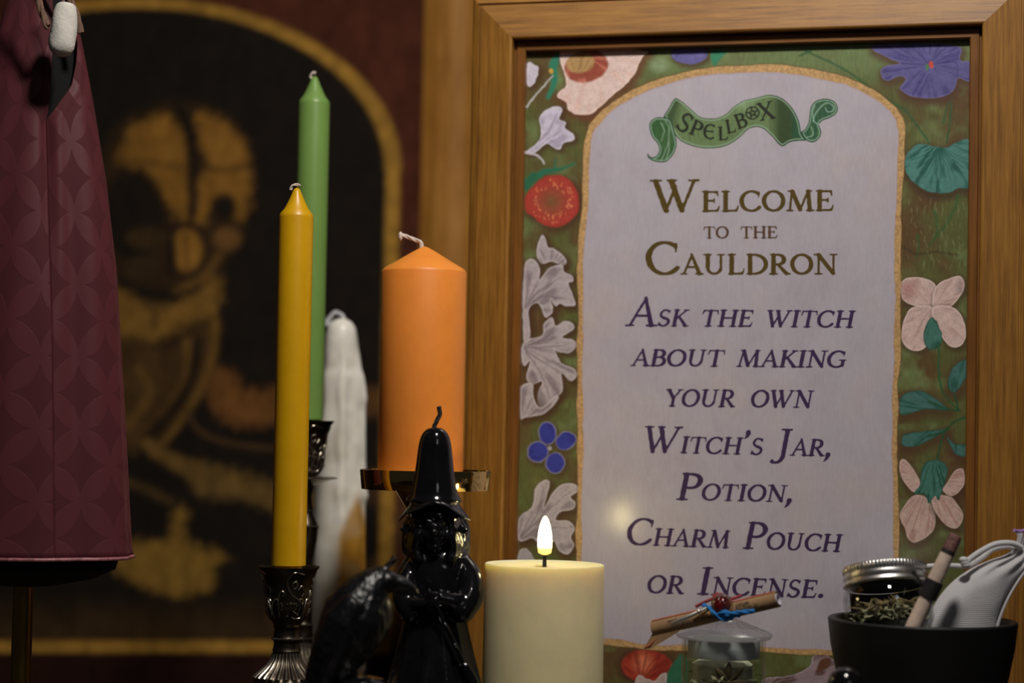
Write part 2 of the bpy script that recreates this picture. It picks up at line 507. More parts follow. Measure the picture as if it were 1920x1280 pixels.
n = vnoise(X / 2.2, Y / 11, 31); pa.c *= (0.86 + .28 * n)[:, None]
GW = (198, 188, 192); GR = (120, 108, 112); BR = (66, 42, 26)
dr = (BR, 4, 4, 9, .75)
PK = (188, 164, 158); TE = (62, 106, 96); TD = (20, 66, 50)
# -- upper left: shell flower, leaves, lilac sprig
pa.line([(1062, 100), (1038, 120), (1040, 150), (1028, 182)], 20, (40, 112, 88), soft=5, w1=8)
pa.poly([(1052, 95), (1120, 88), (1210, 96), (1203, 108), (1185, 145), (1142, 184), (1110, 212), (1082, 214), (1066, 206), (1061, 190), (1046, 182), (1049, 170), (1062, 157)], (200, 178, 172), drop=((92, 52, 34), 5, 5, 12, .8), rim=(226, 200, 190), streak=((196, 160, 150), 1120, 90, 14, .5))
pa.ell(1099, 124, 42, 30, (136, 66, 50), rot=-12, soft=4, streak=((190, 120, 100), 1090, 100, 9, .6))
pa.ell(1088, 117, 27, 19, (160, 128, 84), rot=-12, soft=4, streak=((120, 88, 50), 1080, 150, 12, .6))
pa.poly([(989, 118), (1003, 122), (1009, 130), (1004, 150), (996, 160), (988, 158)], (178, 172, 186), rim=(200, 196, 206), drop=dr)
pa.ell(1033, 133, 4, 5, (190, 150, 60))
pa.line([(988, 200), (1004, 178), (1037, 141)], 4, (170, 170, 168), w1=2)
pa.poly([(986, 285), (1010, 264), (1014, 240), (1011, 222), (1022, 207), (1043, 199), (1054, 206), (1048, 223), (1060, 229), (1059, 240), (1074, 251), (1075, 262), (1056, 268), (1049, 280), (1036, 275), (1024, 269), (1003, 285)], (180, 174, 192), rim=(210, 206, 220), drop=dr, streak=((146, 138, 160), 1000, 285, 12, .8), wob=1)
pa.line([(1010, 264), (1030, 244), (1044, 212)], 2, (132, 122, 146)); pa.line([(986, 285), (1008, 291), (1020, 306)], 5, (176, 170, 178), w1=3)
# -- strawberry
pa.line([(990, 340), (1020, 322), (1046, 318), (1078, 306)], 15, (34, 98, 74), soft=5, w1=3); pa.line([(1040, 320), (1040, 296)], 5, (34, 98, 74), w1=2); pa.line([(1000, 330), (986, 350)], 14, (36, 92, 66), soft=5)
pa.poly([(984, 372), (996, 352), (1018, 334), (1046, 328), (1070, 340), (1084, 366), (1084, 394), (1068, 414), (1044, 425), (1016, 420), (996, 404), (986, 396)], (154, 56, 46), soft=3, shade=((106, 76, 44), 1034, 378, 34), drop=(BR, 3, 6, 12, .7), rim=(150, 40, 34), rimw=6)
rs = random.Random(4)
for k in range(70):
    t = rs.uniform(0, 6.28); q = rs.uniform(.4, .95) ** .6; pa.ell(1035 + 44 * q * math.cos(t), 377 + 42 * q * math.sin(t), 1.2, 2.2, (214, 130, 90), soft=1.5, alpha=.6)
# -- acanthus leaves
A1 = [(1016, 441), (1009, 456), (1006, 479), (1016, 494), (1035, 490), (1057, 498), (1060, 484), (1041, 467), (1027, 463), (1022, 446)]
A2 = [(982, 512), (986, 490), (1001, 486), (1012, 505), (1011, 524), (1031, 501), (1054, 497), (1057, 509), (1072, 516), (1074, 527), (1065, 531), (1072, 550), (1079, 571), (1061, 574), (1050, 569), (1041, 573), (1033, 561), (1036, 584), (1022, 595), (1014, 576), (1005, 567), (991, 580), (993, 610), (993, 636), (982, 640), (980, 565)]
A3 = [(977, 651), (990, 636), (1016, 629), (1020, 606), (1035, 595), (1041, 611), (1057, 602), (1072, 605), (1075, 617), (1054, 632), (1072, 636), (1081, 646), (1069, 661), (1046, 659), (1040, 656), (1053, 681), (1076, 691), (1081, 704), (1069, 714), (1052, 700), (1055, 730), (1041, 745), (1016, 766), (1007, 741), (1016, 715), (997, 720), (986, 708), (994, 677), (982, 686), (977, 666)]
A4 = [(976, 727), (998, 719), (1000, 745), (1014, 764), (1040, 742), (1046, 748), (1022, 774), (985, 782), (976, 782)]
A5 = [(972, 1013), (974, 970), (997, 951), (1003, 916), (1019, 900), (1030, 904), (1024, 931), (1020, 952), (1036, 923), (1054, 908), (1077, 907), (1085, 920), (1069, 931), (1079, 943), (1073, 955), (1050, 960), (1042, 974), (1065, 976), (1078, 990), (1070, 1006), (1076, 1021), (1065, 1038), (1050, 1034), (1036, 1013), (1010, 1017), (998, 1008)]
for L, cx, cy in ((A1, 1030, 505), (A2, 984, 575), (A3, 980, 650), (A4, 975, 790), (A5, 970, 1015)):
    pa.poly(L, (160, 151, 156), rim=(188, 182, 186), rimw=4, drop=(BR, 5, 5, 11, .85), streak=((116, 104, 110), cx, cy, 11, .8), wob=1.5)
for ln in ([(984, 575), (1010, 545), (1052, 520)], [(984, 578), (1020, 556), (1060, 560)], [(982, 650), (1020, 636), (1040, 612)], [(982, 652), (1020, 650), (1060, 648)], [(984, 655), (1020, 680), (1060, 702)], [(986, 660), (1014, 700), (1030, 745)], [(976, 1005), (1006, 965), (1018, 912)], [(976, 1008), (1024, 960), (1070, 920)], [(980, 1010), (1030, 990), (1064, 990)], [(975, 1040), (985, 1030), (1000, 1050)]):
    pa.line(ln, 3, (112, 100, 106), alpha=.75, w1=1.5)
pa.poly([(972, 1036), (985, 1028), (998, 1042), (1000, 1060), (972, 1066)], (150, 144, 150), rim=(190, 186, 190))
# -- blue flower
for cx, cy, rx, ry, ro in ((1026, 812, 17, 22, -6), (1061, 826, 20, 17, -25), (1008, 847, 20, 20, 0), (1041, 868, 18, 20, 15)):
    pa.ell(cx, cy, rx, ry, (44, 52, 136), rot=ro, rim=(156, 154, 172), rimw=2.6, drop=(BR, 4, 5, 8, .6), streak=((32, 36, 104), 1031, 839, 10, .6))
for cx, cy in ((1026, 816), (1056, 829), (1013, 845), (1040, 863)): pa.ell(cx, cy, 13, 13, (46, 54, 138), soft=6)
pa.ell(1031, 840, 4, 4, (160, 156, 160))
# -- top edge scraps
pa.ell(1292, 100, 34, 20, (92, 88, 142), drop=dr, streak=((66, 62, 116), 1290, 80, 9, .6)); pa.poly([(1334, 96), (1362, 96), (1348, 112), (1338, 124)], (46, 116, 88), soft=3)
pa.ell(1236, 122, 16, 12, (132, 150, 116), soft=14, alpha=.6)
for ln in ([(1510, 96), (1580, 128), (1640, 170)], [(1500, 104), (1520, 96)], [(1697, 205), (1720, 236), (1742, 268)], [(1640, 170), (1680, 196), (1697, 205)], [(1784, 178), (1782, 220), (1775, 268)], [(1778, 190), (1768, 230)]):
    pa.line(ln, 4, (40, 80, 46), soft=2.5, alpha=.85)
# -- violet flower, upper right
pa.poly([(1640, 84), (1790, 84), (1800, 112), (1822, 118), (1822, 152), (1796, 146), (1791, 164), (1775, 178), (1745, 184), (1709, 180), (1688, 166), (1698, 148), (1686, 143), (1664, 151), (1652, 141), (1657, 125), (1687, 118), (1656, 104)], (84, 80, 130), rim=(106, 102, 150), drop=((72, 44, 32), 3, 7, 14, .8), streak=((60, 56, 112), 1743, 122, 14, .8))
for ln in ([(1743, 122), (1790, 116), (1796, 140)], [(1743, 122), (1720, 96)], [(1743, 122), (1690, 118)], [(1740, 118), (1770, 92)]): pa.line(ln, 2.5, (58, 54, 108), alpha=.8)
pa.ell(1746, 121, 4, 7, (176, 66, 50)); pa.ell(1738, 125, 3, 7, (70, 110, 70))
# -- round teal leaf
pa.poly([(1695, 302), (1706, 281), (1727, 269), (1748, 273), (1775, 276), (1793, 266), (1822, 266), (1822, 346), (1798, 352), (1778, 361), (1742, 360), (1724, 350), (1709, 338), (1698, 320)], (70, 118, 112), rim=(56, 94, 88), drop=((60, 42, 24), 2, 7, 14, .8), streak=((24, 76, 66), 1762, 262, 13, .9))
for t in np.linspace(25, 155, 15):
    pa.line([(1764, 276), (1764 + 28 * math.cos(math.radians(t)) , 276 + 30 * math.sin(math.radians(t))), (1764 + 60 * math.cos(math.radians(t)), 276 + (66 if 50 < t < 130 else 56) * math.sin(math.radians(t)))], 2, (20, 74, 64), alpha=.7, w1=1)
# -- sprigs
for ln in ([(1796, 366), (1790, 392), (1768, 428), (1745, 455)], [(1752, 396), (1758, 420), (1752, 448), (1742, 462)], [(1720, 440), (1722, 460), (1718, 480)]): pa.line(ln, 5, (44, 84, 44), soft=4, alpha=.8, w1=3)
pa.line([(1692, 462), (1720, 476), (1760, 472), (1796, 478)], 5, (58, 48, 26), soft=4, alpha=.7)
for k in range(60):
    x0 = rs.uniform(1700, 1810); y0 = rs.uniform(370, 500); pa.line([(x0, y0), (x0 + rs.uniform(-3, 3), y0 + rs.uniform(5, 14))], 1.5, (128, 140, 96), alpha=.35)
# -- pale moth-shaped flower
F1 = [[(1688, 537), (1700, 521), (1735, 522), (1755, 538), (1750, 574), (1716, 573), (1694, 562)], [(1754, 538), (1779, 522), (1801, 518), (1808, 537), (1795, 562), (1776, 577), (1750, 576)],
      [(1748, 576), (1707, 578), (1691, 618), (1694, 644), (1713, 657), (1735, 650), (1744, 612)], [(1749, 576), (1782, 574), (1804, 594), (1811, 628), (1801, 648), (1782, 649), (1768, 634), (1752, 604)]]
for L in F1: pa.poly(L, PK, rim=(222, 202, 196), rimw=3, drop=(BR, 3, 5, 10, .7), streak=((168, 134, 128), 1749, 576, 16, .7), wob=1)
pa.ell(1704, 545, 14, 18, (156, 108, 104), soft=16, alpha=.6); pa.ell(1800, 536, 6, 14, (110, 96, 104), soft=10, alpha=.5)
pa.poly([(1747, 594), (1766, 626), (1762, 650), (1740, 654), (1731, 628)], TE, rim=TD, streak=(TD, 1747, 594, 10, .8)); pa.line([(1760, 650), (1760, 690), (1768, 735), (1798, 770)], 4, (40, 84, 48), soft=2)
# -- teal leaves
TL = [[(1685, 756), (1697, 737), (1729, 733), (1763, 753), (1778, 769), (1735, 767), (1691, 778)], [(1777, 712), (1788, 686), (1812, 674), (1816, 700), (1806, 716), (1791, 736), (1779, 730)],
      [(1689, 826), (1697, 813), (1735, 808), (1778, 804), (1748, 822), (1716, 837), (1694, 836)], [(1774, 817), (1791, 832), (1818, 834), (1816, 854), (1791, 851)]]
for L in TL: pa.poly(L, (60, 100, 94), rim=(36, 62, 50), rimw=3, drop=((70, 44, 26), 3, 8, 16, .7), streak=((24, 74, 60), 1790, 775, 22, .8), wob=1)
for ln in ([(1814, 780), (1790, 790), (1774, 806), (1764, 830), (1757, 864)], [(1798, 770), (1776, 766), (1740, 752)], [(1776, 806), (1740, 818)], [(1790, 740), (1798, 770)]): pa.line(ln, 3.5, (30, 72, 44), soft=2)
# -- second pale flower
F2 = [[(1688, 863), (1699, 863), (1716, 885), (1725, 907), (1713, 922), (1694, 901), (1687, 882)], [(1768, 919), (1776, 904), (1791, 882), (1806, 880), (1807, 910), (1785, 930)],
      [(1713, 929), (1735, 932), (1748, 951), (1754, 972), (1747, 998), (1716, 1017), (1701, 1007), (1697, 991), (1687, 969), (1694, 950)], [(1749, 930), (1779, 930), (1794, 944), (1806, 966), (1797, 988), (1779, 988), (1760, 969), (1748, 948)]]
for L in F2: pa.poly(L, (182, 156, 147), rim=(198, 176, 166), rimw=2.5, drop=(BR, 3, 6, 12, .75), streak=((160, 118, 110), 1745, 900, 26, .75), wob=1)
pa.poly([(1728, 880), (1738, 865), (1760, 862), (1777, 876), (1773, 897), (1761, 936), (1752, 929), (1741, 944), (1734, 927), (1714, 926), (1724, 909)], TE, rim=TD, streak=(TD, 1750, 850, 22, .85))
# -- bottom edge
pa.ell(1214, 1250, 50, 32, (150, 50, 34), rot=8, soft=4, drop=((60, 30, 20), 0, 4, 14, .8), shade=((206, 120, 84), 1206, 1243, 26), streak=((110, 30, 22), 1200, 1275, 9, .7))
pa.poly([(1244, 1280), (1254, 1256), (1276, 1226), (1290, 1240), (1284, 1290)], (44, 98, 72), soft=3)
pa.poly([(1188, 1290), (1196, 1266), (1212, 1272), (1226, 1276), (1240, 1264), (1250, 1264), (1240, 1300), (1190, 1310)], (168, 150, 142), rim=(196, 184, 178))
pa.poly([(1425, 1300), (1432, 1272), (1470, 1268), (1500, 1260), (1520, 1246), (1524, 1230), (1545, 1224), (1562, 1236), (1580, 1236), (1600, 1262), (1600, 1320), (1430, 1320)], (140, 122, 128), rim=(180, 170, 176), drop=dr, streak=((84, 62, 60), 1430, 1290, 12, .9))
pa.poly([(1530, 1262), (1538, 1238), (1556, 1232), (1556, 1248)], (92, 58, 42), soft=4)
# -- gold line round the panel, lavender inside it
idx = np.arange(len(X)); wav = (vnoise(X / 14, Y / 14, 41) - .5) * 3 + (vnoise(X / 55, Y / 55, 43) - .5) * 4
d = dpan + wav * .5
wd = 5.2 + (vnoise(X / 40, Y / 40, 44) - .5) * 3 + np.where(Y < 240, 1.5, 0)
pa.blend(idx, np.clip((wd + 4 - np.abs(d)) / 4, 0, 1) * .55, s2l((92, 62, 28)))
gold = s2l((172, 138, 92))[None] * (0.72 + .5 * vnoise(X / 3.5, Y / 3.5, 45))[:, None]
q = np.clip((wd - np.abs(d)) / 1.6 + .5, 0, 1)
pa.c = pa.c * (1 - q[:, None]) + gold * q[:, None]
inside = np.clip((-d - wd) / 1.5 + .5, 0, 1)
pa.c = pa.c * (1 - inside[:, None]) + s2l((168, 154, 166)) * inside[:, None]
keepf = (d[faces] > -(wd[faces] + 1.2)).any(1)
faces = faces[keepf]
pts3 = np.stack([uu.ravel()[used] - SW / 2, np.full(len(used), -(PAPER_D + .00006)), vvv.ravel()[used] + SH + FW + LIP], 1)
M['border'] = vcol_mat('painted_border', 0.5, 0.7, 0.21, 0.10, 0.22)
PRINT_GAIN = 1.40
bo = color_mesh('flower_border', pts3, faces[:, ::-1], pa.c, M['border'], prt, PRINT_GAIN)
del pa

# ------------------------------------------------------------------ lettering: own serif letters, drawn as pen strokes
T, t_ = 0.168, 0.090
def arc(cx, cy, rx, ry, a0, a1, n=18, T=T, t=t_):
    o = []
    for a in np.linspace(math.radians(a0), math.radians(a1), n):
        o.append((cx + rx * math.cos(a), cy + ry * math.sin(a), (t + (T - t) * abs(math.cos(a)) ** 1.4) / 2))
    return o
def seg(x0, y0, x1, y1, w0, w1=None):
    w1 = w0 if w1 is None else w1
    return [(x0, y0, w0 / 2), (x1, y1, w1 / 2)]
def serif(x, y, w=.15, s=0):
    return seg(x - w, y + (.02 if y < .5 else -.02), x + w, y + (.02 if y < .5 else -.02), .066)
def stem(x, w=T, y0=0.0, y1=1.0, s0=.15, s1=.15):
    r = [seg(x, y0 + .04, x, y1 - .04, w * 1.06, w * 1.06), seg(x, (y0 + y1) / 2 - .2, x, (y0 + y1) / 2 + .2, w * .96)]
    if s0: r.append(serif(x, y0, s0))
    if s1: r.append(serif(x, y1, s1))
    return r
GL = {
 'A': (.86, [seg(.10, .03, .42, .97, t_), seg(.41, 1.0, .72, .03, .10, T), seg(.22, .36, .60, .36, t_), serif(.10, 0, .11), serif(.73, 0, .14)]),
 'B': (.76, stem(.18, s1=.12, s0=.12) + [[(.18, .97, .03)] + arc(.38, .755, .22, .215, 88, -88) + [(.2, .54, .03)], [(.2, .54, .03)] + arc(.40, .28, .27, .255, 88, -88) + [(.18, .03, .03)]]),
 'C': (.86, [arc(.47, .5, .40, .48, 48, 322, 30), seg(.745, .70, .765, .95, .05, .045), seg(.74, .82, .70, .88, .09, .05)]),
 'D': (.92, stem(.18, s1=.12, s0=.12) + [[(.18, .97, .03)] + arc(.36, .5, .46, .47, 88, -88, 24) + [(.18, .03, .03)]]),
 'E': (.76, stem(.18, s1=.12, s0=.12) + [seg(.2, .965, .62, .965, t_), seg(.64, .97, .655, .76, .055, .045), seg(.56, .96, .64, .88, .07), seg(.2, .53, .5, .53, t_), seg(.51, .62, .51, .43, .05), seg(.2, .035, .64, .035, t_), seg(.66, .03, .71, .26, .055, .045), seg(.58, .04, .68, .13, .07)]),
 'G': (.92, [arc(.47, .5, .40, .48, 48, 310, 30), seg(.745, .70, .765, .95, .05, .045), seg(.76, .40, .76, .12, T * .95), serif(.74, .42, .14)]),
 'H': (.98, stem(.19) + stem(.78) + [seg(.2, .52, .78, .52, t_)]),
 'I': (.42, stem(.20)),
 'J': (.46, [seg(.24, .94, .24, .05, T), serif(.22, 1, .16), arc(.02, -.03, .22, .26, 0, -115, 12)  , [(-.10, -.24, .055), (-.08, -.22, .06)]]),
 'K': (.84, stem(.18, s1=.13, s0=.13) + [seg(.24, .46, .64, .96, t_), serif(.66, 1, .12), seg(.34, .58, .74, .03, .12, T), serif(.76, 0, .12)]),
 'L': (.72, stem(.18, s1=.14, s0=.12) + [seg(.2, .035, .60, .035, t_), seg(.62, .03, .68, .27, .055, .045), seg(.54, .04, .65, .13, .07)]),
 'M': (1.12, [seg(.14, .03, .22, .97, t_), serif(.14, 0, .12), serif(.19, 1, .10), seg(.23, .97, .55, .06, T), seg(.55, .06, .86, .97, t_), seg(.87, .97, .93, .03, T), serif(.90, 1, .10), serif(.95, 0, .14)]),
 'N': (.96, [seg(.18, .03, .18, .95, t_), serif(.17, 0, .13), serif(.13, 1, .12), seg(.17, .97, .77, .04, T), seg(.78, .02, .78, .95, t_), serif(.78, 1, .13)]),
 'O': (.94, [arc(.46, .5, .38, .475, 0, 360, 40)]),
 'P': (.72, stem(.18, s1=.12, s0=.15) + [[(.18, .97, .03)] + arc(.36, .71, .27, .26, 88, -100, 20) + [(.24, .46, .03)]]),
 'R': (.84, stem(.18, s1=.12, s0=.14) + [[(.18, .97, .03)] + arc(.36, .73, .25, .24, 88, -92, 20) + [(.22, .49, .03)], seg(.36, .49, .70, .04, .11, T), serif(.75, 0, .10)]),
 'S': (.66, [arc(.31, .735, .21, .235, 45, 250, 18, T=.11), [(.24, .53, .055), (.31, .49, .072), (.40, .43, .066)], arc(.31, .255, .23, .24, 62, -145, 20, T=.13), seg(.50, .80, .53, .96, .05), seg(.08, .22, .05, .03, .05)]),
 'T': (.82, [seg(.40, .04, .40, .95, T), serif(.40, 0, .15), seg(.06, .955, .74, .955, .07), seg(.05, .97, .02, .72, .05, .045), seg(.07, .95, .04, .84, .08, .05), seg(.75, .97, .79, .72, .05, .045), seg(.73, .95, .77, .84, .08, .05)]),
 'U': (.94, [[(.18, .96, T / 2), (.18, .36, T / 2)] + arc(.44, .34, .26, .31, 180, 350, 16, T=.13), seg(.71, .95, .71, .25, t_ * 1.15), serif(.17, 1, .14), serif(.71, 1, .13)]),
 'W': (1.22, [seg(.10, .96, .36, .04, T), seg(.36, .04, .60, .80, t_), seg(.50, .96, .76, .04, T), seg(.76, .04, 1.06, .96, t_), serif(.10, 1, .13), serif(.50, 1, .10), serif(1.06, 1, .11)]),
 'X': (.86, [seg(.12, .97, .70, .03, T), seg(.70, .97, .12, .03, t_), serif(.12, 1, .12), serif(.70, 1, .11), serif(.12, 0, .11), serif(.71, 0, .13)]),
 'Y': (.80, [seg(.10, .96, .40, .48, T), seg(.68, .96, .40, .48, t_), seg(.40, .50, .40, .04, T * .95), serif(.09, 1, .12), serif(.69, 1, .11), serif(.40, 0, .14)]),
 ',': (.30, [[(.12, .07, .085), (.13, .03, .08), (.10, -.10, .05), (.02, -.22, .02)]]),
 '.': (.30, [[(.13, .08, .085), (.135, .08, .085)]]),
 "'": (.28, [[(.10, .93, .085), (.115, .88, .08), (.09, .76, .05), (.02, .66, .02)]]),
}
_gl = {}
def glyph(ch, seed=0, wt=1.0, step=1 / 44.):
    """filled outline (marching squares over the inked strokes, with a slightly worn edge)"""
    if (ch, seed, wt) in _gl: return _gl[(ch, seed, wt)]
    adv, strokes = GL[ch]
    xs = np.arange(-.3, adv + .25, step); ys = np.arange(-.36, 1.12, step)
    gx, gy = np.meshgrid(xs, ys)
    D = np.full(gx.shape, 9.)
    for s_ in strokes:
        for (ax, ay, ar), (bx, by, br) in zip(s_[:-1], s_[1:]):
            ex, ey = bx - ax, by - ay
            q = np.clip(((gx - ax) * ex + (gy - ay) * ey) / (ex * ex + ey * ey + 1e-12), 0, 1)
            dd = np.hypot(gx - ax - ex * q, gy - ay - ey * q) - (ar + (br - ar) * q) * wt
            h = np.clip(.5 + .5 * (D - dd) / .022, 0, 1)
            D = D * (1 - h) + dd * h - .022 * h * (1 - h)
    D = D + (vnoise(gx * 11, gy * 11, 60 + seed * 7 + ord(ch)) - .5) * .018 - .003
    V = []; Fc = []
    ins = D < 0
    for j in range(len(ys) - 1):
        i = 0
        while i < len(xs) - 1:
            c = (ins[j, i], ins[j, i + 1], ins[j + 1, i + 1], ins[j + 1, i])
            if not any(c): i += 1; continue
            if all(c):
                k = i
                while k + 1 < len(xs) - 1 and ins[j, k + 2] and ins[j + 1, k + 2]: k += 1
                n0 = len(V); V += [(xs[i], ys[j]), (xs[k + 1], ys[j]), (xs[k + 1], ys[j + 1]), (xs[i], ys[j + 1])]
                Fc.append((n0, n0 + 1, n0 + 2, n0 + 3)); i = k + 1; continue
            cs = ((i, j), (i + 1, j), (i + 1, j + 1), (i, j + 1)); pl = []
            for m in range(4):
                (a, b_), (c2, d2) = cs[m], cs[(m + 1) % 4]
                va, vb = D[b_, a], D[d2, c2]
                if va < 0: pl.append((xs[a], ys[b_]))
                if (va < 0) != (vb < 0):
                    q = va / (va - vb); pl.append((xs[a] + (xs[c2] - xs[a]) * q, ys[b_] + (ys[d2] - ys[b_]) * q))
            if len(pl) > 2:
                n0 = len(V); V += pl; Fc.append(tuple(range(n0, n0 + len(pl))))
            i += 1
    _gl[(ch, seed, wt)] = (adv, V, Fc)
    return _gl[(ch, seed, wt)]
def text_line(text, x0, y0, x1, y1, big, small, mat, shear=0.0, space=.40, name='lettering'):
    """upper case = large capitals, lower case = small capitals; baseline runs (x0,y0)-(x1,y1) in the print"""
    lay = []; x = 0.0; gaps = 0
    for ch in text:
        if ch == ' ': x += space * small; continue
        h = big if (ch.isupper() or ch in '') else small
        if ch in ",.'": h = big * .92
        g = GL[ch.upper()]
        yo = 0
        lay.append((ch.upper(), x, h, gaps)); x += g[0] * h; gaps += 1
    tot = x - (GL[lay[-1][0]][0] * lay[-1][2]) * .10
    left = GL[lay[0][0]]
    sx = min(1.30, max(.9, (x1 - x0 - (gaps - 1) * .03 * small) / tot))
    lay = [(c_, a_ * sx, h_, g_) for c_, a_, h_, g_ in lay]
    ex = (x1 - x0 - tot * sx) / max(1, gaps - 1)
    V = []; Fc = []
    for i, (ch, xx, h, g) in enumerate(lay):
        adv, gv, gf = glyph(ch, i % 2, .84 if (h > small * 1.1 and ch.isalpha()) else 1.0)
        n0 = len(V)
        for (a, b_) in gv:
            q = b_
            X_ = x0 + xx + ex * g + ((a - .03) * sx + shear * q) * h
            t = (X_ - x0) / (x1 - x0)
            Y_ = y0 + (y1 - y0) * t - q * h
            V.append(sp(X_, Y_, PAPER_D + .00012))
        Fc += [tuple(n0 + k for k in f) for f in gf]
    return mesh_obj(name, V, Fc, mat, prt, False)
M['ink_olive'] = simple('olive_print_ink', lin(88, 72, 30), .5, var=.12, nscale=300)
M['ink_brown'] = simple('brown_print_ink', lin(96, 72, 56), .5, var=.12, nscale=300)
M['ink_purple'] = simple('purple_print_ink', lin(66, 46, 84), .5, var=.12, nscale=300)
for m_ in ('ink_olive', 'ink_brown', 'ink_purple'): M[m_].node_tree.nodes['Principled BSDF'].inputs['Specular IOR Level'].default_value = .25
IO, IB, IP = M['ink_olive'], M['ink_brown'], M['ink_purple']
text_line('Welcome', 1224, 397, 1562, 394.5, 60, 38, IO)
text_line('to the', 1320, 446.5, 1457, 446, 22, 22, IB, space=.8)
text_line('Cauldron', 1213, 514, 1568, 513.5, 61, 37.5, IO)
SH_ = .20
text_line('Ask the witch', 1176, 610.5, 1597, 613.5, 53, 31, IP, SH_, .62)
text_line('about making', 1184, 685.5, 1582, 688.5, 31, 31, IP, SH_, .62)
text_line('your own', 1246, 761.5, 1519, 764, 32, 32, IP, SH_, .75)
text_line("Witch's Jar,", 1204, 847.5, 1561, 855, 49, 31, IP, SH_, .66)
text_line('Potion,', 1269, 936.5, 1489, 941, 50, 31, IP, SH_)
text_line('Charm Pouch', 1173, 1020.5, 1573, 1034, 50, 32, IP, SH_, .66)
text_line('or Incense.', 1212, 1111, 1547, 1121, 51, 33, IP, SH_, .62)

# ------------------------------------------------------------------ green ribbon emblem
def rz(L): return [(1150 + a / 3.369, 140 + b_ / 3.369) for a, b_ in L]
R_MAIN = rz([(385, 150), (430, 165), (500, 225), (545, 262), (600, 275), (660, 270), (715, 243), (765, 197), (825, 162), (900, 145), (960, 128), (1010, 128), (1065, 147), (1112, 187), (1150, 240), (1175, 300), (1188, 370), (1215, 408), (1205, 415), (1150, 418), (1110, 428), (1075, 450), (1045, 440), (1000, 388), (950, 342), (900, 330), (850, 345), (795, 398), (720, 445), (640, 463), (555, 462), (470, 440), (410, 405), (370, 345), (330, 275), (316, 262), (345, 215)])
R_TAIL = rz([(360, 285), (310, 268), (262, 272), (230, 300), (228, 345), (245, 395), (278, 435), (288, 475), (270, 512), (238, 520), (214, 494), (220, 525), (258, 546), (300, 553), (340, 545), (378, 505), (398, 455), (398, 410), (385, 360)])
R_CURL = rz([(1188, 362), (1212, 340), (1234, 290), (1240, 235), (1250, 195), (1280, 163), (1340, 150), (1395, 166), (1418, 205), (1410, 243), (1370, 270), (1320, 290), (1300, 315), (1312, 350), (1305, 395), (1265, 425), (1215, 412)])
rgx, rgy = np.meshgrid(np.arange(1206, 1580, .8), np.arange(172, 310, .8))
nu2, nv2 = rgx.shape[1], rgx.shape[0]
x_, y_ = rgx.ravel(), rgy.ravel()
dm, dt, dc = (poly_sdf(x_, y_, smooth2(L, True, 4)) for L in (R_MAIN, R_TAIL, R_CURL))
dall = np.minimum(np.minimum(dm, dt), dc)
kv = (dall < .3).reshape(nv2, nu2)
fr, ur = compact(kv[:-1, :-1] & kv[1:, :-1] & kv[:-1, 1:] & kv[1:, 1:], nu2, nv2)
x_, y_, dm, dt, dc = x_[ur], y_[ur], dm[ur], dt[ur], dc[ur]
rp = Paint(x_, y_, (94, 116, 76))
al = np.arange(len(x_))
rp.blend(al, np.clip((1282 - x_ + (200 - y_) * .3) / 16, 0, 1) * .85, s2l((44, 64, 34)))          # folded ends of the band are painted darker
rp.blend(al, np.clip((x_ - 1440) / 22, 0, 1) * .95, s2l((40, 58, 30)))
rp.blend(al, np.clip((x_ - 1478) / 14, 0, 1) * .8, s2l((30, 76, 52)))
rp.blend(al, np.clip(1 - np.abs(x_ - 1395) / 30, 0, 1) * np.clip((215 - y_) / 20, 0, 1) * .6, s2l((134, 160, 122)))
rp.blend(al, np.clip((vnoise(x_ / 2, y_ / 9, 3) - .55) * 3, 0, 1) * .45, s2l((58, 74, 40)))
def edge(dd, w0, col, al_=.9): rp.blend(al, np.clip(1 - np.abs(dd + w0) / 1.6, 0, 1) * al_, s2l(col))
edge(np.where(dt < 0, 9, dm), 3.4, (136, 164, 140)); edge(np.where(dt < 0, 9, dm), .6, (34, 62, 46))
for dd, base in ((dt, (46, 82, 46)), (dc, (38, 76, 54))):
    rp.blend(al, np.clip(-dd, 0, 1), s2l(base)); 
    q = np.clip((vnoise(x_ / 3, y_ / 12, 5) - .5) * 3, 0, 1) * (dd < 0) * .5
    rp.blend(al, q, s2l((72, 104, 62)))
    edge(np.where(dd < 0, dd, 9), 3.2, (134, 164, 146)); edge(np.where(dd < 1, dd, 9), .4, (26, 56, 42))
for ln in ([(330, 290), (352, 340), (345, 420), (330, 480), (300, 540)], [(345, 430), (352, 480), (330, 530)], [(300, 300), (320, 350), (300, 420)]): rp.line(rz(ln), 1.6, (146, 172, 148), alpha=.7)
for ln in ([(1250, 330), (1262, 360), (1255, 385), (1225, 395)], [(1260, 300), (1275, 250), (1310, 205), (1350, 180), (1390, 195), (1385, 230), (1350, 235), (1340, 210)], [(1300, 315), (1270, 300), (1258, 240), (1275, 190)]): rp.line(rz(ln), 1.8, (140, 172, 156), alpha=.8)
pr3 = np.array([tuple(sp(a, b_, PAPER_D + .00010)) for a, b_ in zip(x_, y_)])
M['ribbon'] = vcol_mat('painted_ribbon', 0.5, 0.2, 0.3, 0.06, 0.0)
color_mesh('ribbon_emblem', pr3, fr, rp.c, M['ribbon'], prt, PRINT_GAIN)
M['ink_dark'] = simple('dark_green_ink', lin(26, 34, 20), .6, var=.1, nscale=300)
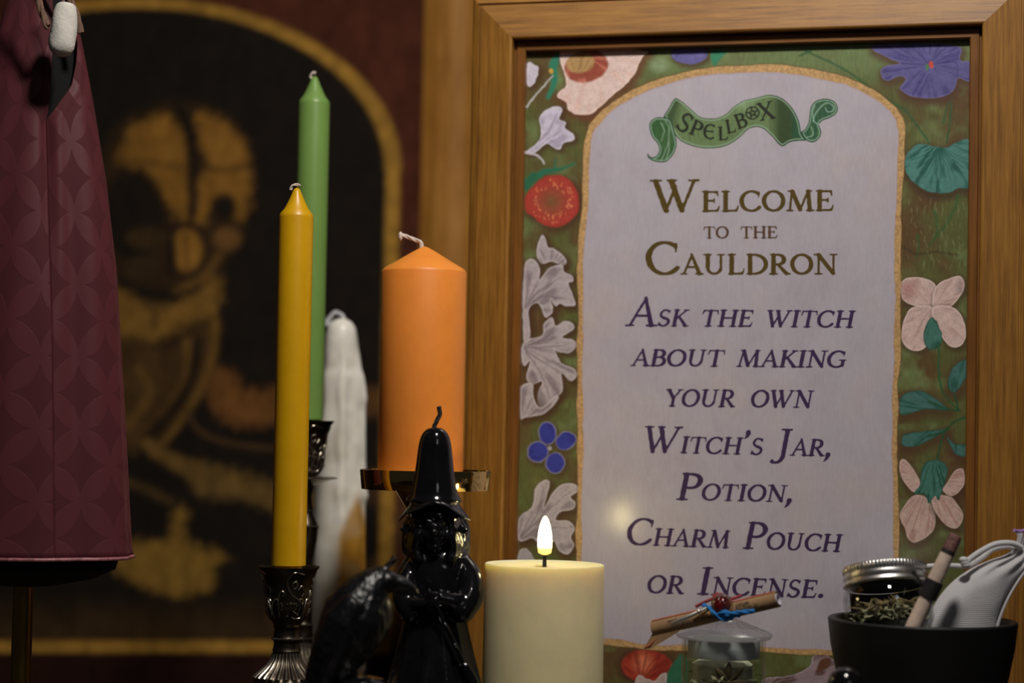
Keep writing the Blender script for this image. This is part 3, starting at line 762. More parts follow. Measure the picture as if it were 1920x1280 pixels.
# letters of the ribbon, each turned to follow it
V = []; Fc = []
def put(ch, cx, cy, h, rot, sx=1.0):
    adv, gv, gf = glyph(ch, 0)
    ca, sa = math.cos(math.radians(rot)), math.sin(math.radians(rot))
    n0 = len(V)
    for a, b_ in gv:
        q, r = (a - adv / 2 + .03) * h * sx, (b_ - .5) * h
        V.append(sp(cx + q * ca - r * sa, cy - (q * sa + r * ca), PAPER_D + .00018))
    Fc.extend(tuple(n0 + k for k in f) for f in gf)
GL['€'] = (.74, [arc(.44, .5, .36, .47, 55, 305, 26), seg(.12, .52, .62, .52, t_)])
GL['@'] = (1.0, [arc(.5, .5, .44, .44, 0, 360, 40, T=.08, t=.08)] + [seg(.5 + .36 * math.sin(math.radians(a)), .5 + .36 * math.cos(math.radians(a)), .5 + .36 * math.sin(math.radians(a + 144)), .5 + .36 * math.cos(math.radians(a + 144)), .062) for a in range(0, 360, 72)])
for ch, a, b_, h, ro in (('S', 452, 300, 32, -33), ('P', 523, 337, 25, -22), ('€', 602, 358, 25, -5), ('L', 690, 370, 22, 2), ('L', 738, 325, 22, 10), ('B', 802, 290, 24, 20), ('@', 876, 242, 23, 12), ('X', 962, 228, 29, 12)):
    put(ch, 1150 + a / 3.369, 140 + b_ / 3.369, h * 1.12, ro, 1.08)
mesh_obj('ribbon_lettering', V, Fc, M['ink_dark'], prt, False)

# ------------------------------------------------------------------ owl picture on the wall
OY = 1.90
def ow(px, py): return P(px, py, OY)
ol, oR, ot, ob = -292, 792, -150, 1330                     # picture opening in photo pixels, at the wall
p_c = ow(250, 640)
opic = thing('owl_picture', 'large dark owl painting under a gold arch in a gilt frame on the wall', 'picture', (p_c.x, OY + .03, ow(250, ob + 110).z))
ox0, ox1 = pxr(ol - 250, OY), pxr(oR - 250, OY)
oz1, oz0 = ow(250, ot).z - opic.location.z, ow(250, ob).z - opic.location.z
st = .0022
nu, nv = int((ox1 - ox0) / st) + 1, int((oz1 - oz0) / st) + 1
gx, gz = np.meshgrid(np.linspace(ox0, ox1, nu), np.linspace(oz1, oz0, nv))
gx = gx.ravel(); gz = gz.ravel()
wp = np.stack([gx + p_c.x, np.full(len(gx), OY), gz + opic.location.z], 1) - np.array(CAM)
q = wp @ np.array(RCAM)
X, Y = 960 + F * q[:, 0] / -q[:, 2], 640 - F * q[:, 1] / -q[:, 2]
Xr = X + (Y - 300) * .0175                                # straightened for the upright arch
pa = Paint(X, Y, (62, 29, 17)); al = np.arange(len(X))
pa.c *= (.8 + .4 * fbm(X / 30, Y / 60, 3, 2))[:, None]
rr = np.hypot((Xr - 250) / 487, np.minimum(Y - 320, 0) / 315)
da = np.where(Y < 320, (rr - 1) * 400, np.abs(Xr - 250) - 487)
db = np.maximum(da, Y - 1212)
ins = np.clip(-db / 4 + .5, 0, 1)
pa.blend(al, ins, s2l((19, 14, 9)))
pa.blend(al, np.clip(Y - 1205, 0, 1), s2l((30, 12, 8)))
pa.blend(al, ins * np.clip((Y - 1110) / 70, 0, 1) * .9, s2l((50, 35, 17)))
pa.c *= (.85 + .3 * fbm(X / 14, Y / 24, 3, 7))[:, None]
S = dict(soft=20, wob=18)
GO = (112, 78, 28); GM = (78, 54, 22); GD = (50, 35, 16)
pa.poly([(190, 330), (210, 250), (270, 205), (340, 190), (410, 205), (455, 250), (475, 330), (462, 420), (430, 480), (400, 520), (330, 540), (250, 530), (190, 470)], (40, 27, 12), soft=24)
pa.poly([(222, 292), (248, 240), (300, 214), (338, 238), (352, 290), (356, 390), (350, 412), (330, 408), (314, 380), (296, 345), (270, 318), (232, 306)], GO, **S)
pa.poly([(372, 212), (420, 228), (456, 268), (470, 325), (466, 385), (446, 412), (424, 386), (398, 396), (378, 424), (364, 410), (366, 345), (392, 312), (374, 262)], GO, **S)
pa.line([(230, 300), (290, 306), (345, 316)], 10, (72, 50, 20), soft=12, alpha=.8); pa.line([(372, 312), (420, 318), (466, 310)], 10, (52, 36, 14), soft=12, alpha=.8)
pa.line([(335, 205), (360, 260), (362, 400)], 20, (20, 14, 8), soft=12, alpha=.9)
pa.ell(250, 405, 58, 84, (20, 14, 8), soft=22); pa.ell(420, 388, 24, 26, (22, 15, 8), soft=14); pa.ell(345, 428, 44, 10, (34, 20, 12), soft=12)
pa.ell(276, 446, 40, 20, (50, 36, 16), soft=14); pa.ell(426, 448, 26, 22, (84, 58, 27), soft=14); pa.ell(266, 502, 30, 20, (46, 33, 16), soft=14)
pa.ell(350, 468, 28, 40, (116, 82, 30), soft=12); pa.line([(348, 440), (350, 500)], 7, (70, 40, 20), soft=8, alpha=.8); pa.ell(322, 480, 10, 40, (22, 15, 8), soft=12)
pa.line([(410, 480), (380, 520), (330, 545)], 14, (80, 57, 24), soft=12)
pa.poly([(196, 490), (214, 535), (258, 560), (290, 574), (350, 562), (410, 516), (404, 588), (352, 612), (300, 636), (250, 640), (212, 620)], (100, 72, 28), **S)
pa.line([(288, 570), (290, 612)], 10, (64, 44, 20), soft=10)
pa.poly([(212, 640), (300, 650), (360, 620), (402, 600), (398, 690), (330, 780), (250, 850), (222, 800)], (58, 40, 18), soft=24, wob=14)
for ln, c in (([(404, 600), (400, 660), (380, 720), (330, 800), (286, 850)], (92, 66, 26)), ([(350, 640), (352, 700), (310, 780)], (84, 60, 24)), ([(260, 690), (280, 740), (240, 800)], (84, 60, 26))): pa.line(ln, 13, c, soft=12, alpha=.9)
pa.line([(372, 640), (350, 730), (270, 830)], 16, (20, 14, 9), soft=12)
pa.poly([(390, 740), (404, 690), (440, 700), (470, 728), (620, 726), (620, 772), (470, 800), (410, 780)], (88, 56, 24), **S)
pa.line([(352, 770), (372, 806), (430, 830), (560, 846)], 8, (64, 44, 24), soft=8)
pa.line([(275, 832), (320, 862), (372, 884)], 22, (84, 62, 28), soft=12, w1=34); pa.poly([(350, 874), (440, 880), (520, 910), (620, 930), (620, 1010), (540, 975), (450, 935), (380, 930)], (84, 64, 30), **S)
pa.poly([(215, 1068), (250, 1018), (318, 1012), (326, 960), (352, 956), (348, 1012), (425, 1040), (400, 1066), (396, 1100), (330, 1118)], (104, 78, 30), **S)
pa.line([(230, 900), (280, 920), (320, 940)], 14, (60, 44, 22), soft=14); pa.line([(640, 900), (740, 930), (760, 1010)], 60, (60, 40, 24), soft=26, alpha=.7); pa.poly([(660, 730), (740, 730), (740, 770), (660, 780)], (70, 46, 22), soft=20)
pa.poly([(690, 1060), (740, 1060), (740, 1200), (690, 1210)], (62, 44, 24), soft=26)
pa.c *= (.62 + .76 * fbm(X / 22, Y / 34, 3, 77))[:, None]
bw = np.clip((13 - np.abs(np.maximum(da, -300))) / 6 + .5, 0, 1) * (Y < 1222) + np.clip((11 - np.abs(Y - 1212)) / 5 + .5, 0, 1) * (da < 10)
gd = s2l((132, 98, 38))[None] * (.7 + .6 * vnoise(X / 18, Y / 18, 13))[:, None]
bw = np.clip(bw, 0, 1)
pa.c = pa.c * (1 - bw[:, None]) + gd * bw[:, None]
f_, u_ = compact(np.ones((nv - 1, nu - 1), bool), nu, nv)
M['canvas'] = vcol_mat('dark_oil_painting', .75, 0, .3, .1, .2, .15)
OWL_GAIN = 1.9
color_mesh('painted_canvas', np.stack([gx, np.full(len(gx), -.03), gz], 1), f_[:, ::-1], pa.c, M['canvas'], opic, OWL_GAIN)
del pa
fw = pxr(92, OY)
pf = [(-.004, -.012), (-.004, .004), (.003, .008), (.010, .013), (fw * .5, .017), (fw * .8, .015), (fw, .008), (fw, -.012)]
cx, cz = (ox0 + ox1) / 2, (oz0 + oz1) / 2
for L, lc, ro in ((ox1 - ox0, (cx, -.03, oz1), 0), (oz1 - oz0, (ox1, -.03, cz), math.pi / 2), (ox1 - ox0, (cx, -.03, oz0), math.pi), (oz1 - oz0, (ox0, -.03, cz), -math.pi / 2)):
    rail('frame_rail', L, pf, M['gilt'], opic, lc, ro)
MB().box((ox0 - fw * .8, -.022, oz0 - fw * .8), (ox1 + fw * .8, .010, oz1 + fw * .8)).build('backing_board', M['wall'], opic, False)

# ================================================================== candles and things on the table
M['yellow_wax'] = wax('yellow_wax', lin(214, 164, 6), .38, .35, (.010, .007, .002))
M['green_wax'] = wax('green_wax', lin(122, 158, 82), .36, .35, (.006, .008, .003))
M['orange_wax'] = wax('orange_wax', lin(240, 147, 58), .45, .4, (.012, .006, .002))
M['cream_wax'] = wax('cream_wax', lin(228, 216, 172), .42, .7, (.020, .014, .006))
M['black_wax'] = simple('black_wax', (.005, .0048, .006, 1), .11, var=.3, nscale=80, bstr=.04, bscale=60)
M['crow_wax'] = simple('crow_black_wax', (.005, .0055, .007, 1), .30, var=.3, nscale=120, bstr=.35, bscale=420)
M['string'] = simple('cotton_string', lin(216, 200, 188), .9, bstr=.5, bscale=1500)
M['white_string'] = simple('white_cotton_string', lin(206, 206, 208), .9, bstr=.5, bscale=1500)
M['black_string'] = simple('black_wick', lin(26, 22, 24), .6, bstr=.6, bscale=1500)
M['pewter'] = simple('antique_pewter', lin(168, 160, 146), .30, 1.0, .35, 90, .15, 300)
M['pewter_dark'] = simple('blackened_pewter', lin(84, 76, 66), .36, 1.0, .4, 120, .2, 300)
M['brass'] = simple('polished_brass', lin(214, 182, 116), .08, 1.0, .05, 30)
M['old_brass'] = simple('dull_brass', lin(150, 120, 60), .25, 1.0, .15, 60)
M['black_cloth'] = simple('black_cloth', lin(5, 4, 4), .95)

def wick(parent, pts, r, mat, strands=3, name='wick', twist=2.2):
    pts = catmull(pts, 10)
    m = MB(); n = len(pts)
    Ls = 0
    for k in range(strands):
        path = []; Ls = 0
        for i, p in enumerate(pts):
            t = (pts[min(i + 1, n - 1)] - pts[max(i - 1, 0)]).normalized()
            a = Vector((0, 1, 0)) if abs(t.y) < .9 else Vector((1, 0, 0))
            e1 = t.cross(a).normalized(); e2 = t.cross(e1)
            if i: Ls += (pts[i] - pts[i - 1]).length
            ang = Ls / (r * twist) + 2 * math.pi * k / strands
            path.append(p + (e1 * math.cos(ang) + e2 * math.sin(ang)) * r * .5)
        m.tube(path, r * .62, 8)
    return m.build(name, mat, parent)
def column(cx, y, py_top, py_bot, rpx, mat, tip=None):
    pass

def taper_candle(name, label, cx_top, cx_bot, y, py_tip, py_sh, py_bot, rpx, mat, wick_px):
    """taper: shaft, drawn-in shoulder, short neck; cx in photo pixels"""
    b0 = P(cx_bot, py_bot, y); r = pxr(rpx, y)
    z = lambda py: P(cx_bot + (cx_top - cx_bot) * (py_bot - py) / (py_bot - py_sh), py, y).z - b0.z
    t = thing(name, label, 'candle', b0, 'taper candles')
    zs, zt = z(py_sh), z(py_tip); h = zt - zs
    prof = [(r * .80, -.024), (r * .80, -.0005), (r * 1.0, 0), (r * 1.0, zs * .5), (r * 1.0, zs - .0016), (r * .98, zs - .0005), (r * .93, zs + .0003), (r * .90, zs + .0012), (r * .72, zs + h * .2), (r * .52, zs + h * .45), (r * .36, zs + h * .68), (r * .24, zs + h * .86), (r * .16, zs + h * .96), (r * .05, zs + h)]
    MB().lathe(prof, 56).build('wax_body', mat, t, angle=60)
    wick(t, [P(a, b_, y) - b0 for a, b_ in wick_px], .0009, M['string'], 2)
    return t, b0
yel, yel_b = taper_candle('taper_candle', 'yellow taper candle in a short pewter candlestick', 545, 541, 1.27, 352, 402, 1059, 32.2, M['yellow_wax'], [(545, 356), (548, 348), (556, 346), (563, 349)])
grn, grn_b = taper_candle('taper_candle', 'tall pale green taper candle in a pewter candlestick', 581, 576, 1.42, 143, 190, 786, 29.5, M['green_wax'], [(583, 147), (583, 141), (587, 136), (592, 137)])

def scroll(ang0, pts, R, z0, r, sy=1.0):
    """relief curve on a round cup: pts = (dx along the wall, dz)"""
    o = []
    for a, b_ in pts:
        rr = R(b_) + r * .35; an = ang0 + a / rr
        o.append(Vector((rr * math.cos(an), rr * math.sin(an), z0 + b_)))
    return catmull(o, 5)
def candlestick(name, label, base, y, prof_px, cx, flute, relief, beads, tray=None, group='pewter candlesticks'):
    """prof_px: (py, half width px) from rim down; base: table point"""
    t = thing(name, label, 'candlestick', base, group)
    zof = lambda py: P(cx, py, y).z
    prof = [(pxr(hw, y), zof(py)) for py, hw in prof_px]
    zl = prof[-1][1]
    f0, f1 = zof(flute[0]), zof(flute[1])               # fluted flare
    foot_r = pxr(flute[2], y)
    foot = [(foot_r * 1.02, f1 - .0015), (foot_r * 1.10, f1 - .004), (foot_r * 1.22, f1 - .012), (foot_r * 1.34, f1 * .55), (foot_r * 1.42, f1 * .3), (foot_r * 1.62, .012), (foot_r * 1.72, .007), (foot_r * 1.72, 0)]
    def md(a, r, z):
        if f1 <= z <= f0 - .0002:
            q = min(1, (f0 - z) / (.15 * (f0 - f1))) * min(1, (z - f1) / (.06 * (f0 - f1)) + .3)
            return r * (1 + .045 * q * math.cos(a * 26))
        if z < f1 - .011 and z > .013:
            return r * (1 + .02 * math.cos(a * 8))
        return r
    dense = []
    for (r0, z0), (r1, z1) in zip(prof[:-1], prof[1:]):
        k = max(2, int(abs(z1 - z0) / .0012))
        dense += [(r0 + (r1 - r0) * i / k, z0 + (z1 - z0) * i / k) for i in range(k)]
    dense.append(prof[-1])
    zr, rr = prof[0][1], prof[0][0]
    inner = [(.0085, zr - .026), (.0098, zr - .0255), (.0118, zr - .004), (rr * .80, zr - .0012), (rr * .93, zr - .0001)]
    MB().lathe((inner + dense + foot)[::-1], 156, mod=md).build('stem', M['pewter_dark'], t, angle=50)
    rad_at = lambda z: float(np.interp(z, [q[1] for q in dense][::-1], [q[0] for q in dense][::-1]))
    m = MB()
    cz, ch = zof(relief[0]), zof(relief[1])               # bottom, top of the cup decoration
    h = ch - cz
    Rf = lambda dz: rad_at(cz + dz)
    for k in range(4):
        a0 = -math.pi / 2 + .12 + k * math.pi / 2
        w = h * .36
        m.tube(scroll(a0, [(w * .95, h * .93), (w * .35, h * .98), (-w * .05, h * .78), (w * .15, h * .55), (w * .75, h * .38), (w * .98, h * .18), (w * .75, .03 * h), (w * .3, .02 * h)], Rf, cz, .0006), .00055, 6)
        m.tube(scroll(a0, [(w * .5, h * .80), (w * .25, h * .74), (w * .32, h * .64), (w * .55, h * .70), (w * .48, h * .78)], Rf, cz, .0004), .0004, 6)
        m.tube(scroll(a0, [(w * .62, h * .62), (w * .85, h * .70), (w * .98, h * .56), (w * .85, h * .48)], Rf, cz, .0004), .0004, 6)
        for bx, lean in ((0, 1), (-.55, -1)):
            m.tube(scroll(a0 - w * .9 / Rf(h * .3), [(bx * w, .02 * h), (bx * w - .1 * w * lean, .22 * h), (bx * w + .12 * w, .42 * h), (bx * w + .34 * w, .38 * h), (bx * w + .30 * w, .30 * h)], Rf, cz, .0005), .0005, 6)
        m.tube(scroll(a0 - w * .5 / Rf(h * .3), [(0, .05 * h), (-.05 * w, .4 * h), (.1 * w, .58 * h), (.28 * w, .56 * h), (.24 * w, .48 * h)], Rf, cz, .0005), .0005, 6)
        rq = random.Random(k)
        for i in range(16):
            u_, v_ = rq.uniform(-.75, .75) * w, rq.uniform(.04, .36) * h
            p = scroll(a0, [(u_, v_), (u_, v_ + 1e-5)], Rf, cz, .0004)[0]
            m.ball(p, rq.uniform(.0005, .0008), 6, 4)
    m.build('scroll_relief', M['pewter'], t)
    for py, nb, br in beads:
        m = MB()
        z = zof(py); r = rad_at(z)
        for i in range(nb):
            a = 2 * math.pi * i / nb
            m.ball((r * math.cos(a), r * math.sin(a), z), br, 6, 4)
        m.build('bead_band', M['pewter'], t)
    m = MB()                                              # raised ribs of the flare and scrolls of the foot
    for i in range(26):
        a = 2 * math.pi * i / 26
        path = []
        for q in np.linspace(.06, .98, 9):
            z = f0 + (f1 - f0) * q; r = rad_at(z) * 1.03
            path.append(Vector((r * math.cos(a), r * math.sin(a), z)))
        m.tube(path, [.0003 + .0006 * q for q in np.linspace(0, 1, 9)], 6)
    for i in range(8):
        a = -math.pi / 2 + .2 + 2 * math.pi * i / 8
        R2 = lambda dz: foot_r * float(np.interp(dz, [0, .012], [1.24, 1.06]))
        for s_ in (-1, 1):
            m.tube(scroll(a, [(s_ * .013, -.001), (s_ * .010, .005), (s_ * .004, .006), (s_ * .002, .002), (s_ * .005, .0005), (s_ * .0065, .003)], R2, f1 - .012, .0006), .0007, 6)
    m.build('ribbed_flare', M['pewter'], t)
    if tray:
        z = zof(tray[0]); r = pxr(tray[1], y)
        MB().lathe([(.004, z - .0055), (r * .45, z - .004), (r * .75, z - .0012), (r * .98, z - .0001), (r, z + .0005), (r * .97, z + .0009), (r * .7, z), (.004, z - .003)], 64, mod=lambda a, q, z_: q * (1 + .03 * math.cos(a * 8) * (q > r * .7))).build('drip_tray', M['pewter'], t)
    return t
# short stick (yellow candle): bottom-up flare hidden below the picture edge
prof_s = [(1061, 58), (1064, 57), (1070, 52), (1084, 46), (1100, 43), (1120, 42), (1140, 41.5), (1152, 39), (1160, 33), (1166, 28), (1170, 25), (1174, 26), (1178, 24), (1192, 25), (1196, 27), (1200, 26), (1203, 24), (1214, 25), (1219, 27), (1221, 25), (1226, 26), (1236, 29), (1246, 36), (1256, 46), (1264, 56), (1269, 60)]
candlestick('candlestick', 'short pewter candlestick holding the yellow taper', (yel_b.x, 1.27, 0), 1.27, prof_s, 541, (1221, 1269, 60), (1158, 1068), [(1196, 34, .0008)])
prof_t = [(788, 51), (791, 50), (797, 45), (808, 39), (822, 36), (845, 35), (868, 34.5), (878, 32), (888, 25), (893, 19), (897, 10), (905, 14), (912, 15.5), (918, 14), (930, 12), (945, 13), (955, 15), (960, 14), (970, 18), (980, 23), (986, 25), (992, 24), (1010, 23), (1035, 20), (1058, 16), (1090, 12), (1110, 12), (1128, 15), (1150, 17), (1164, 17), (1170, 20), (1176, 19), (1182, 19), (1196, 21), (1200, 19), (1206, 20), (1216, 23), (1228, 30), (1238, 38), (1244, 43)]
candlestick('candlestick', 'taller pewter candlestick with drip tray holding the green taper', (grn_b.x, 1.42, 0), 1.42, prof_t, 574, (1202, 1244, 43), (884, 796), [(957, 20, .0007), (986, 28, .0008), (1170, 26, .0008), (1196, 26, .0007)], tray=(896, 58))
# beaded swags on the baluster of the taller stick
stick2 = [o for o in bpy.data.objects if o.name.startswith('candlestick') and 'taller' in o.get('label', '')][0]
m = MB()
for k in range(6):
    for i in range(20):
        q = i / 19; z = P(574, 990 + 66 * q, 1.42).z
        r = pxr(np.interp(990 + 66 * q, [990, 1010, 1035, 1058], [24, 23, 20, 16]), 1.42)
        a = -math.pi / 2 + k * math.pi / 3 + .55 - .5 * q
        m.ball((r * math.cos(a), r * math.sin(a), z), .0006, 6, 4)
m.build('beaded_swag', M['pewter'], stick2)

# ------------------------------------------------------------------ white dripped candle
y = 1.53
b0 = P(628, 1330, y)
wc = thing('dripped_candle', 'lumpy white dripped candle with ochre wax showing low on one side', 'candle', (b0.x, y, 0))
ztop = P(641, 598, y).z
tw = P(641, 598, y) - Vector((b0.x, y, 0))
hw = [(598, 10), (604, 20), (616, 27), (640, 31), (690, 32), (705, 35.5), (760, 36), (800, 38), (860, 38), (900, 41), (1000, 44), (1100, 46), (1200, 48), (1330, 52), (1440, 60)]
prof = []
for k in range(150):
    py = 598 + (1420 - 598) * (k / 149) ** 1.0
    z = P(641 - (py - 598) * .021, py, y).z
    prof.append((pxr(interp(hw, py), y), max(z, 0)))
prof = [(.0005, ztop + .0006)] + prof + [(prof[-1][0], 0)]
seg_ = 96
V = []; Fc = []; cols = []
rs = random.Random(11)
runs = [(rs.uniform(0, 2 * math.pi), rs.uniform(.12, .3), rs.uniform(.2, 1.0), rs.uniform(.0008, .0026)) for _ in range(26)]
for i, (r, z) in enumerate(prof):
    ph = 1 - z / ztop
    for k in range(seg_):
        a = 2 * math.pi * k / seg_
        dd = 0
        for (ra, rw, rl, rh) in runs:
            da = (a - ra + math.pi) % (2 * math.pi) - math.pi
            da += .04 * math.sin(z * 160 + ra * 9)
            g = math.exp(-(da / rw) ** 2)
            en = 1 / (1 + math.exp((ph - rl) * 60))
            dd += rh * g * en * min(1, max(0, (ph - .06) * 9)) + rh * 1.1 * g * math.exp(-((ph - rl) / .016) ** 2) * (ph > .06)
        cxx = tw.x * z / ztop
        V.append((cxx + (r + dd * .8) * math.cos(a), (r + dd * .8) * math.sin(a), z))
        pyv = 598 + ph * 822
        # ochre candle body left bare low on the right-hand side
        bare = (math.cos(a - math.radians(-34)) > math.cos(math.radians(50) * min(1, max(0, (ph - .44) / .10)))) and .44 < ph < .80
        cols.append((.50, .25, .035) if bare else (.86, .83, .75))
n = len(prof)
Fc = [(i * seg_ + k, i * seg_ + (k + 1) % seg_, (i + 1) * seg_ + (k + 1) % seg_, (i + 1) * seg_ + k) for i in range(n - 1) for k in range(seg_)]
me = bpy.data.meshes.new('wax_body'); me.from_pydata(V, [], [f[::-1] for f in Fc] + [tuple(range(seg_))[::1], tuple((n - 1) * seg_ + k for k in range(seg_))[::-1]]); me.update()
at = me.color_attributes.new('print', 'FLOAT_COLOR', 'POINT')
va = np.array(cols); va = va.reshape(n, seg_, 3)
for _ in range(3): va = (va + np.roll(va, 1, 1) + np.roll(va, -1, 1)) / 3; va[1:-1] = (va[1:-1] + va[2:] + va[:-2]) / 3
wob = .9 + .2 * vnoise3(np.array(V) * 160, 5)
nn = vnoise3(np.array(V) * 70, 9)
cc = va.reshape(-1, 3) * wob[:, None]
warm = np.clip((nn - .55) * 3, 0, 1)[:, None] * .35
cc = cc * (1 - warm) + np.array((.50, .43, .30)) * warm
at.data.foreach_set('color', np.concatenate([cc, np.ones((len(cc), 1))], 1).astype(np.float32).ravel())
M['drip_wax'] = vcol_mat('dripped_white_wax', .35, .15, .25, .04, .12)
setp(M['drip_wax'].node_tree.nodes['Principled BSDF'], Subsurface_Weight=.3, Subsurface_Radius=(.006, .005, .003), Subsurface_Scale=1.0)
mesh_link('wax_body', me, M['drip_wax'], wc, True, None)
wick(wc, [P(a, b_, y) - Vector((b0.x, y, 0)) for a, b_ in ((646, 602), (640, 590), (628, 586), (617, 597), (612, 606), (618, 612), (616, 624), (613, 632))], .0016, M['white_string'], 3)
MB().tube([P(611, 603, y) - Vector((b0.x, y, 0)), P(622, 607, y) - Vector((b0.x, y, 0)), P(628, 602, y) - Vector((b0.x, y, 0))], .0017, 8).build('wick_knot', M['white_string'], wc)

# ------------------------------------------------------------------ orange pillar on a brass plate stand
y = 1.325
pb = P(798, 880, y); plate_x = pb.x
st_ = thing('candle_plate', 'polished brass plate stand carrying the orange pillar candle', 'candle holder', (pb.x, y, 0))
R0 = pxr(123.5, y); z1, z0 = P(798, 881, y).z, P(798, 917.5, y).z
MB().lathe([(R0 * .965, z0), (R0 * .968, z0 + .0002), (R0 * .995, z1 - .0004), (R0 * .992, z1), (R0 * .97, z1 + .0001), (R0 * .96, z1 - .0012), (.001, z1 - .0012)], 128, caps=False).build('plate_wall', M['brass'], st_, angle=30)
MB().lathe([(R0 * .966, z0 + .0001), (.010, z0 + .0001)], 128, caps=False).build('plate_underside', M['brass'], st_)
MB().lathe([(.046, 0), (.046, .004), (.042, .006), (.012, .012), (.0075, .03), (.0065, .09), (.008, z0 - .03), (.013, z0 - .012), (.0205, z0 + .0002)], 64).build('stem', M['brass'], st_)
cc_ = P(788, 879, y)
op = thing('pillar_candle', 'smooth orange pillar candle with a pointed top on the brass plate', 'candle', (cc_.x, y, z1 - .0011))
r = pxr(80, y); zz = lambda py: P(788, py, y).z - (z1 - .0011)
zs, za = zz(508), zz(462)
MB().lathe([(r * .985, 0), (r, .0015), (r, zs * .5), (r, zs - .001), (r * .99, zs - .0002), (r * .965, zs + .0006), (r * .93, zs + .0018), (r * .62, zs + (za - zs) * .42), (r * .30, zs + (za - zs) * .76), (r * .10, za - .0008), (r * .03, za)], 96).build('wax_body', M['orange_wax'], op, angle=60)
wick(op, [P(a, b_, y) - op.location for a, b_ in ((791, 466), (788, 454), (776, 449), (764, 444), (753, 441))], .0014, M['string'], 3)
MB().ball(P(751, 443, y) - op.location, (.0016, .002, .0032), 10, 8).build('frayed_end', M['string'], op)

# ------------------------------------------------------------------ cream LED pillar
y = 1.26
c0 = P(1021, 1056, y)
led = thing('led_candle', 'wide cream pillar candle with a glowing flame-shaped bulb', 'candle', (c0.x, y, 0))
r = pxr(111.5, y); h = c0.z
MB().lathe([(r * 1.012, 0), (r * 1.018, .003), (r * 1.012, h * .4), (r, h - .0012), (r * .994, h - .0003), (r * .975, h), (r * .955, h - .0006), (r * .9, h - .0016), (r * .5, h - .0022), (r * .14, h - .0024), (r * .08, h - .0036), (.0006, h - .0036)], 128).build('wax_body', M['cream_wax'], led, angle=50)
MB().lathe([(.0013, h - .005), (.0012, P(1021, 1036, y).z)], 12).build('wick', M['black_string'], led)
fm, nt, b = new_mat('flame_bulb')
setp(b, Base_Color=(1, .9, .6, 1), Roughness=.4)
gr = coords(nt, (1, 1, 1)); sx_ = N(nt, 'ShaderNodeSeparateXYZ'); nt.links.new(gr, sx_.inputs[0])
fz0, fz1 = P(1022, 1041, y).z, P(1022, 967, y).z
mr = N(nt, 'ShaderNodeMapRange'); mr.inputs['From Min'].default_value = 0; mr.inputs['From Max'].default_value = fz1 - fz0
nt.links.new(sx_.outputs['Z'], mr.inputs['Value'])
rp_ = ramp(nt, [(0.0, (.55, .36, .07, 1)), (.20, (.80, .58, .16, 1)), (.34, (1, .84, .42, 1)), (1.0, (1, .80, .34, 1))])
rs_ = ramp(nt, [(0.0, (.02, .02, .02, 1)), (.18, (.03, .03, .03, 1)), (.36, (1, 1, 1, 1)), (.8, (1, 1, 1, 1)), (1.0, (.35, .35, .35, 1))])
nt.links.new(mr.outputs[0], rp_.inputs[0]); nt.links.new(mr.outputs[0], rs_.inputs[0])
ms = N(nt, 'ShaderNodeMath', operation='MULTIPLY'); ms.inputs[1].default_value = 48.0
nt.links.new(rs_.outputs[0], ms.inputs[0]); nt.links.new(rp_.outputs[0], b.inputs['Emission Color']); nt.links.new(ms.outputs[0], b.inputs['Emission Strength'])
fh = fz1 - fz0
MB().lathe([(.0004, 0), (pxr(8, y), .0008), (pxr(12.5, y), fh * .07), (pxr(13.6, y), fh * .2), (pxr(13.6, y), fh * .38), (pxr(12.4, y), fh * .58), (pxr(9.5, y), fh * .77), (pxr(6, y), fh * .91), (pxr(3, y), fh * .98), (.0002, fh)], 32).build('flame_bulb', fm, led, angle=None, loc=(0, 0, fz0))

# ------------------------------------------------------------------ witch candle
y = 1.24
wb = P(820, 1180, y); Wb = Vector((wb.x, y, 0))
wt = thing('witch_candle', 'glossy black wax witch figure with a tall hat and folded arms', 'candle', Wb)
K = pxr(1, y)
zz = lambda py: P(820, py, y).z
xx = lambda px, py: P(px, py, y).x - Wb.x
m = MB()
# skirt, torso
def fl(a, r, z):
    q = min(1, max(0, (zz(1165) - z) / .05))
    return r * (1 + .05 * q * math.cos(a * 11 + 1) + .02 * q * math.cos(a * 7))
sk = [(1130, 52), (1150, 56), (1165, 60), (1185, 64), (1220, 72), (1280, 86), (1350, 90), (1440, 90), (1475, 91)]
prof = [(interp(sk, py) * K, max(0, zz(py))) for py in range(1130, 1478, 6)] + [(90 * K, 0)]
m.lathe(prof[::-1], 66, mod=fl, axis=Matrix.Translation((xx(815, 1200), 0, 0)))
tor = [(1010, 30), (1030, 44), (1045, 55), (1065, 62), (1090, 66), (1115, 66), (1140, 60), (1160, 52)]
m.lathe([(interp(tor, py) * K, zz(py)) for py in range(1160, 1009, -6)], 48, axis=Matrix.Translation((xx(819, 1090), .002, 0)) @ Matrix.Diagonal((1, .72, 1, 1)))
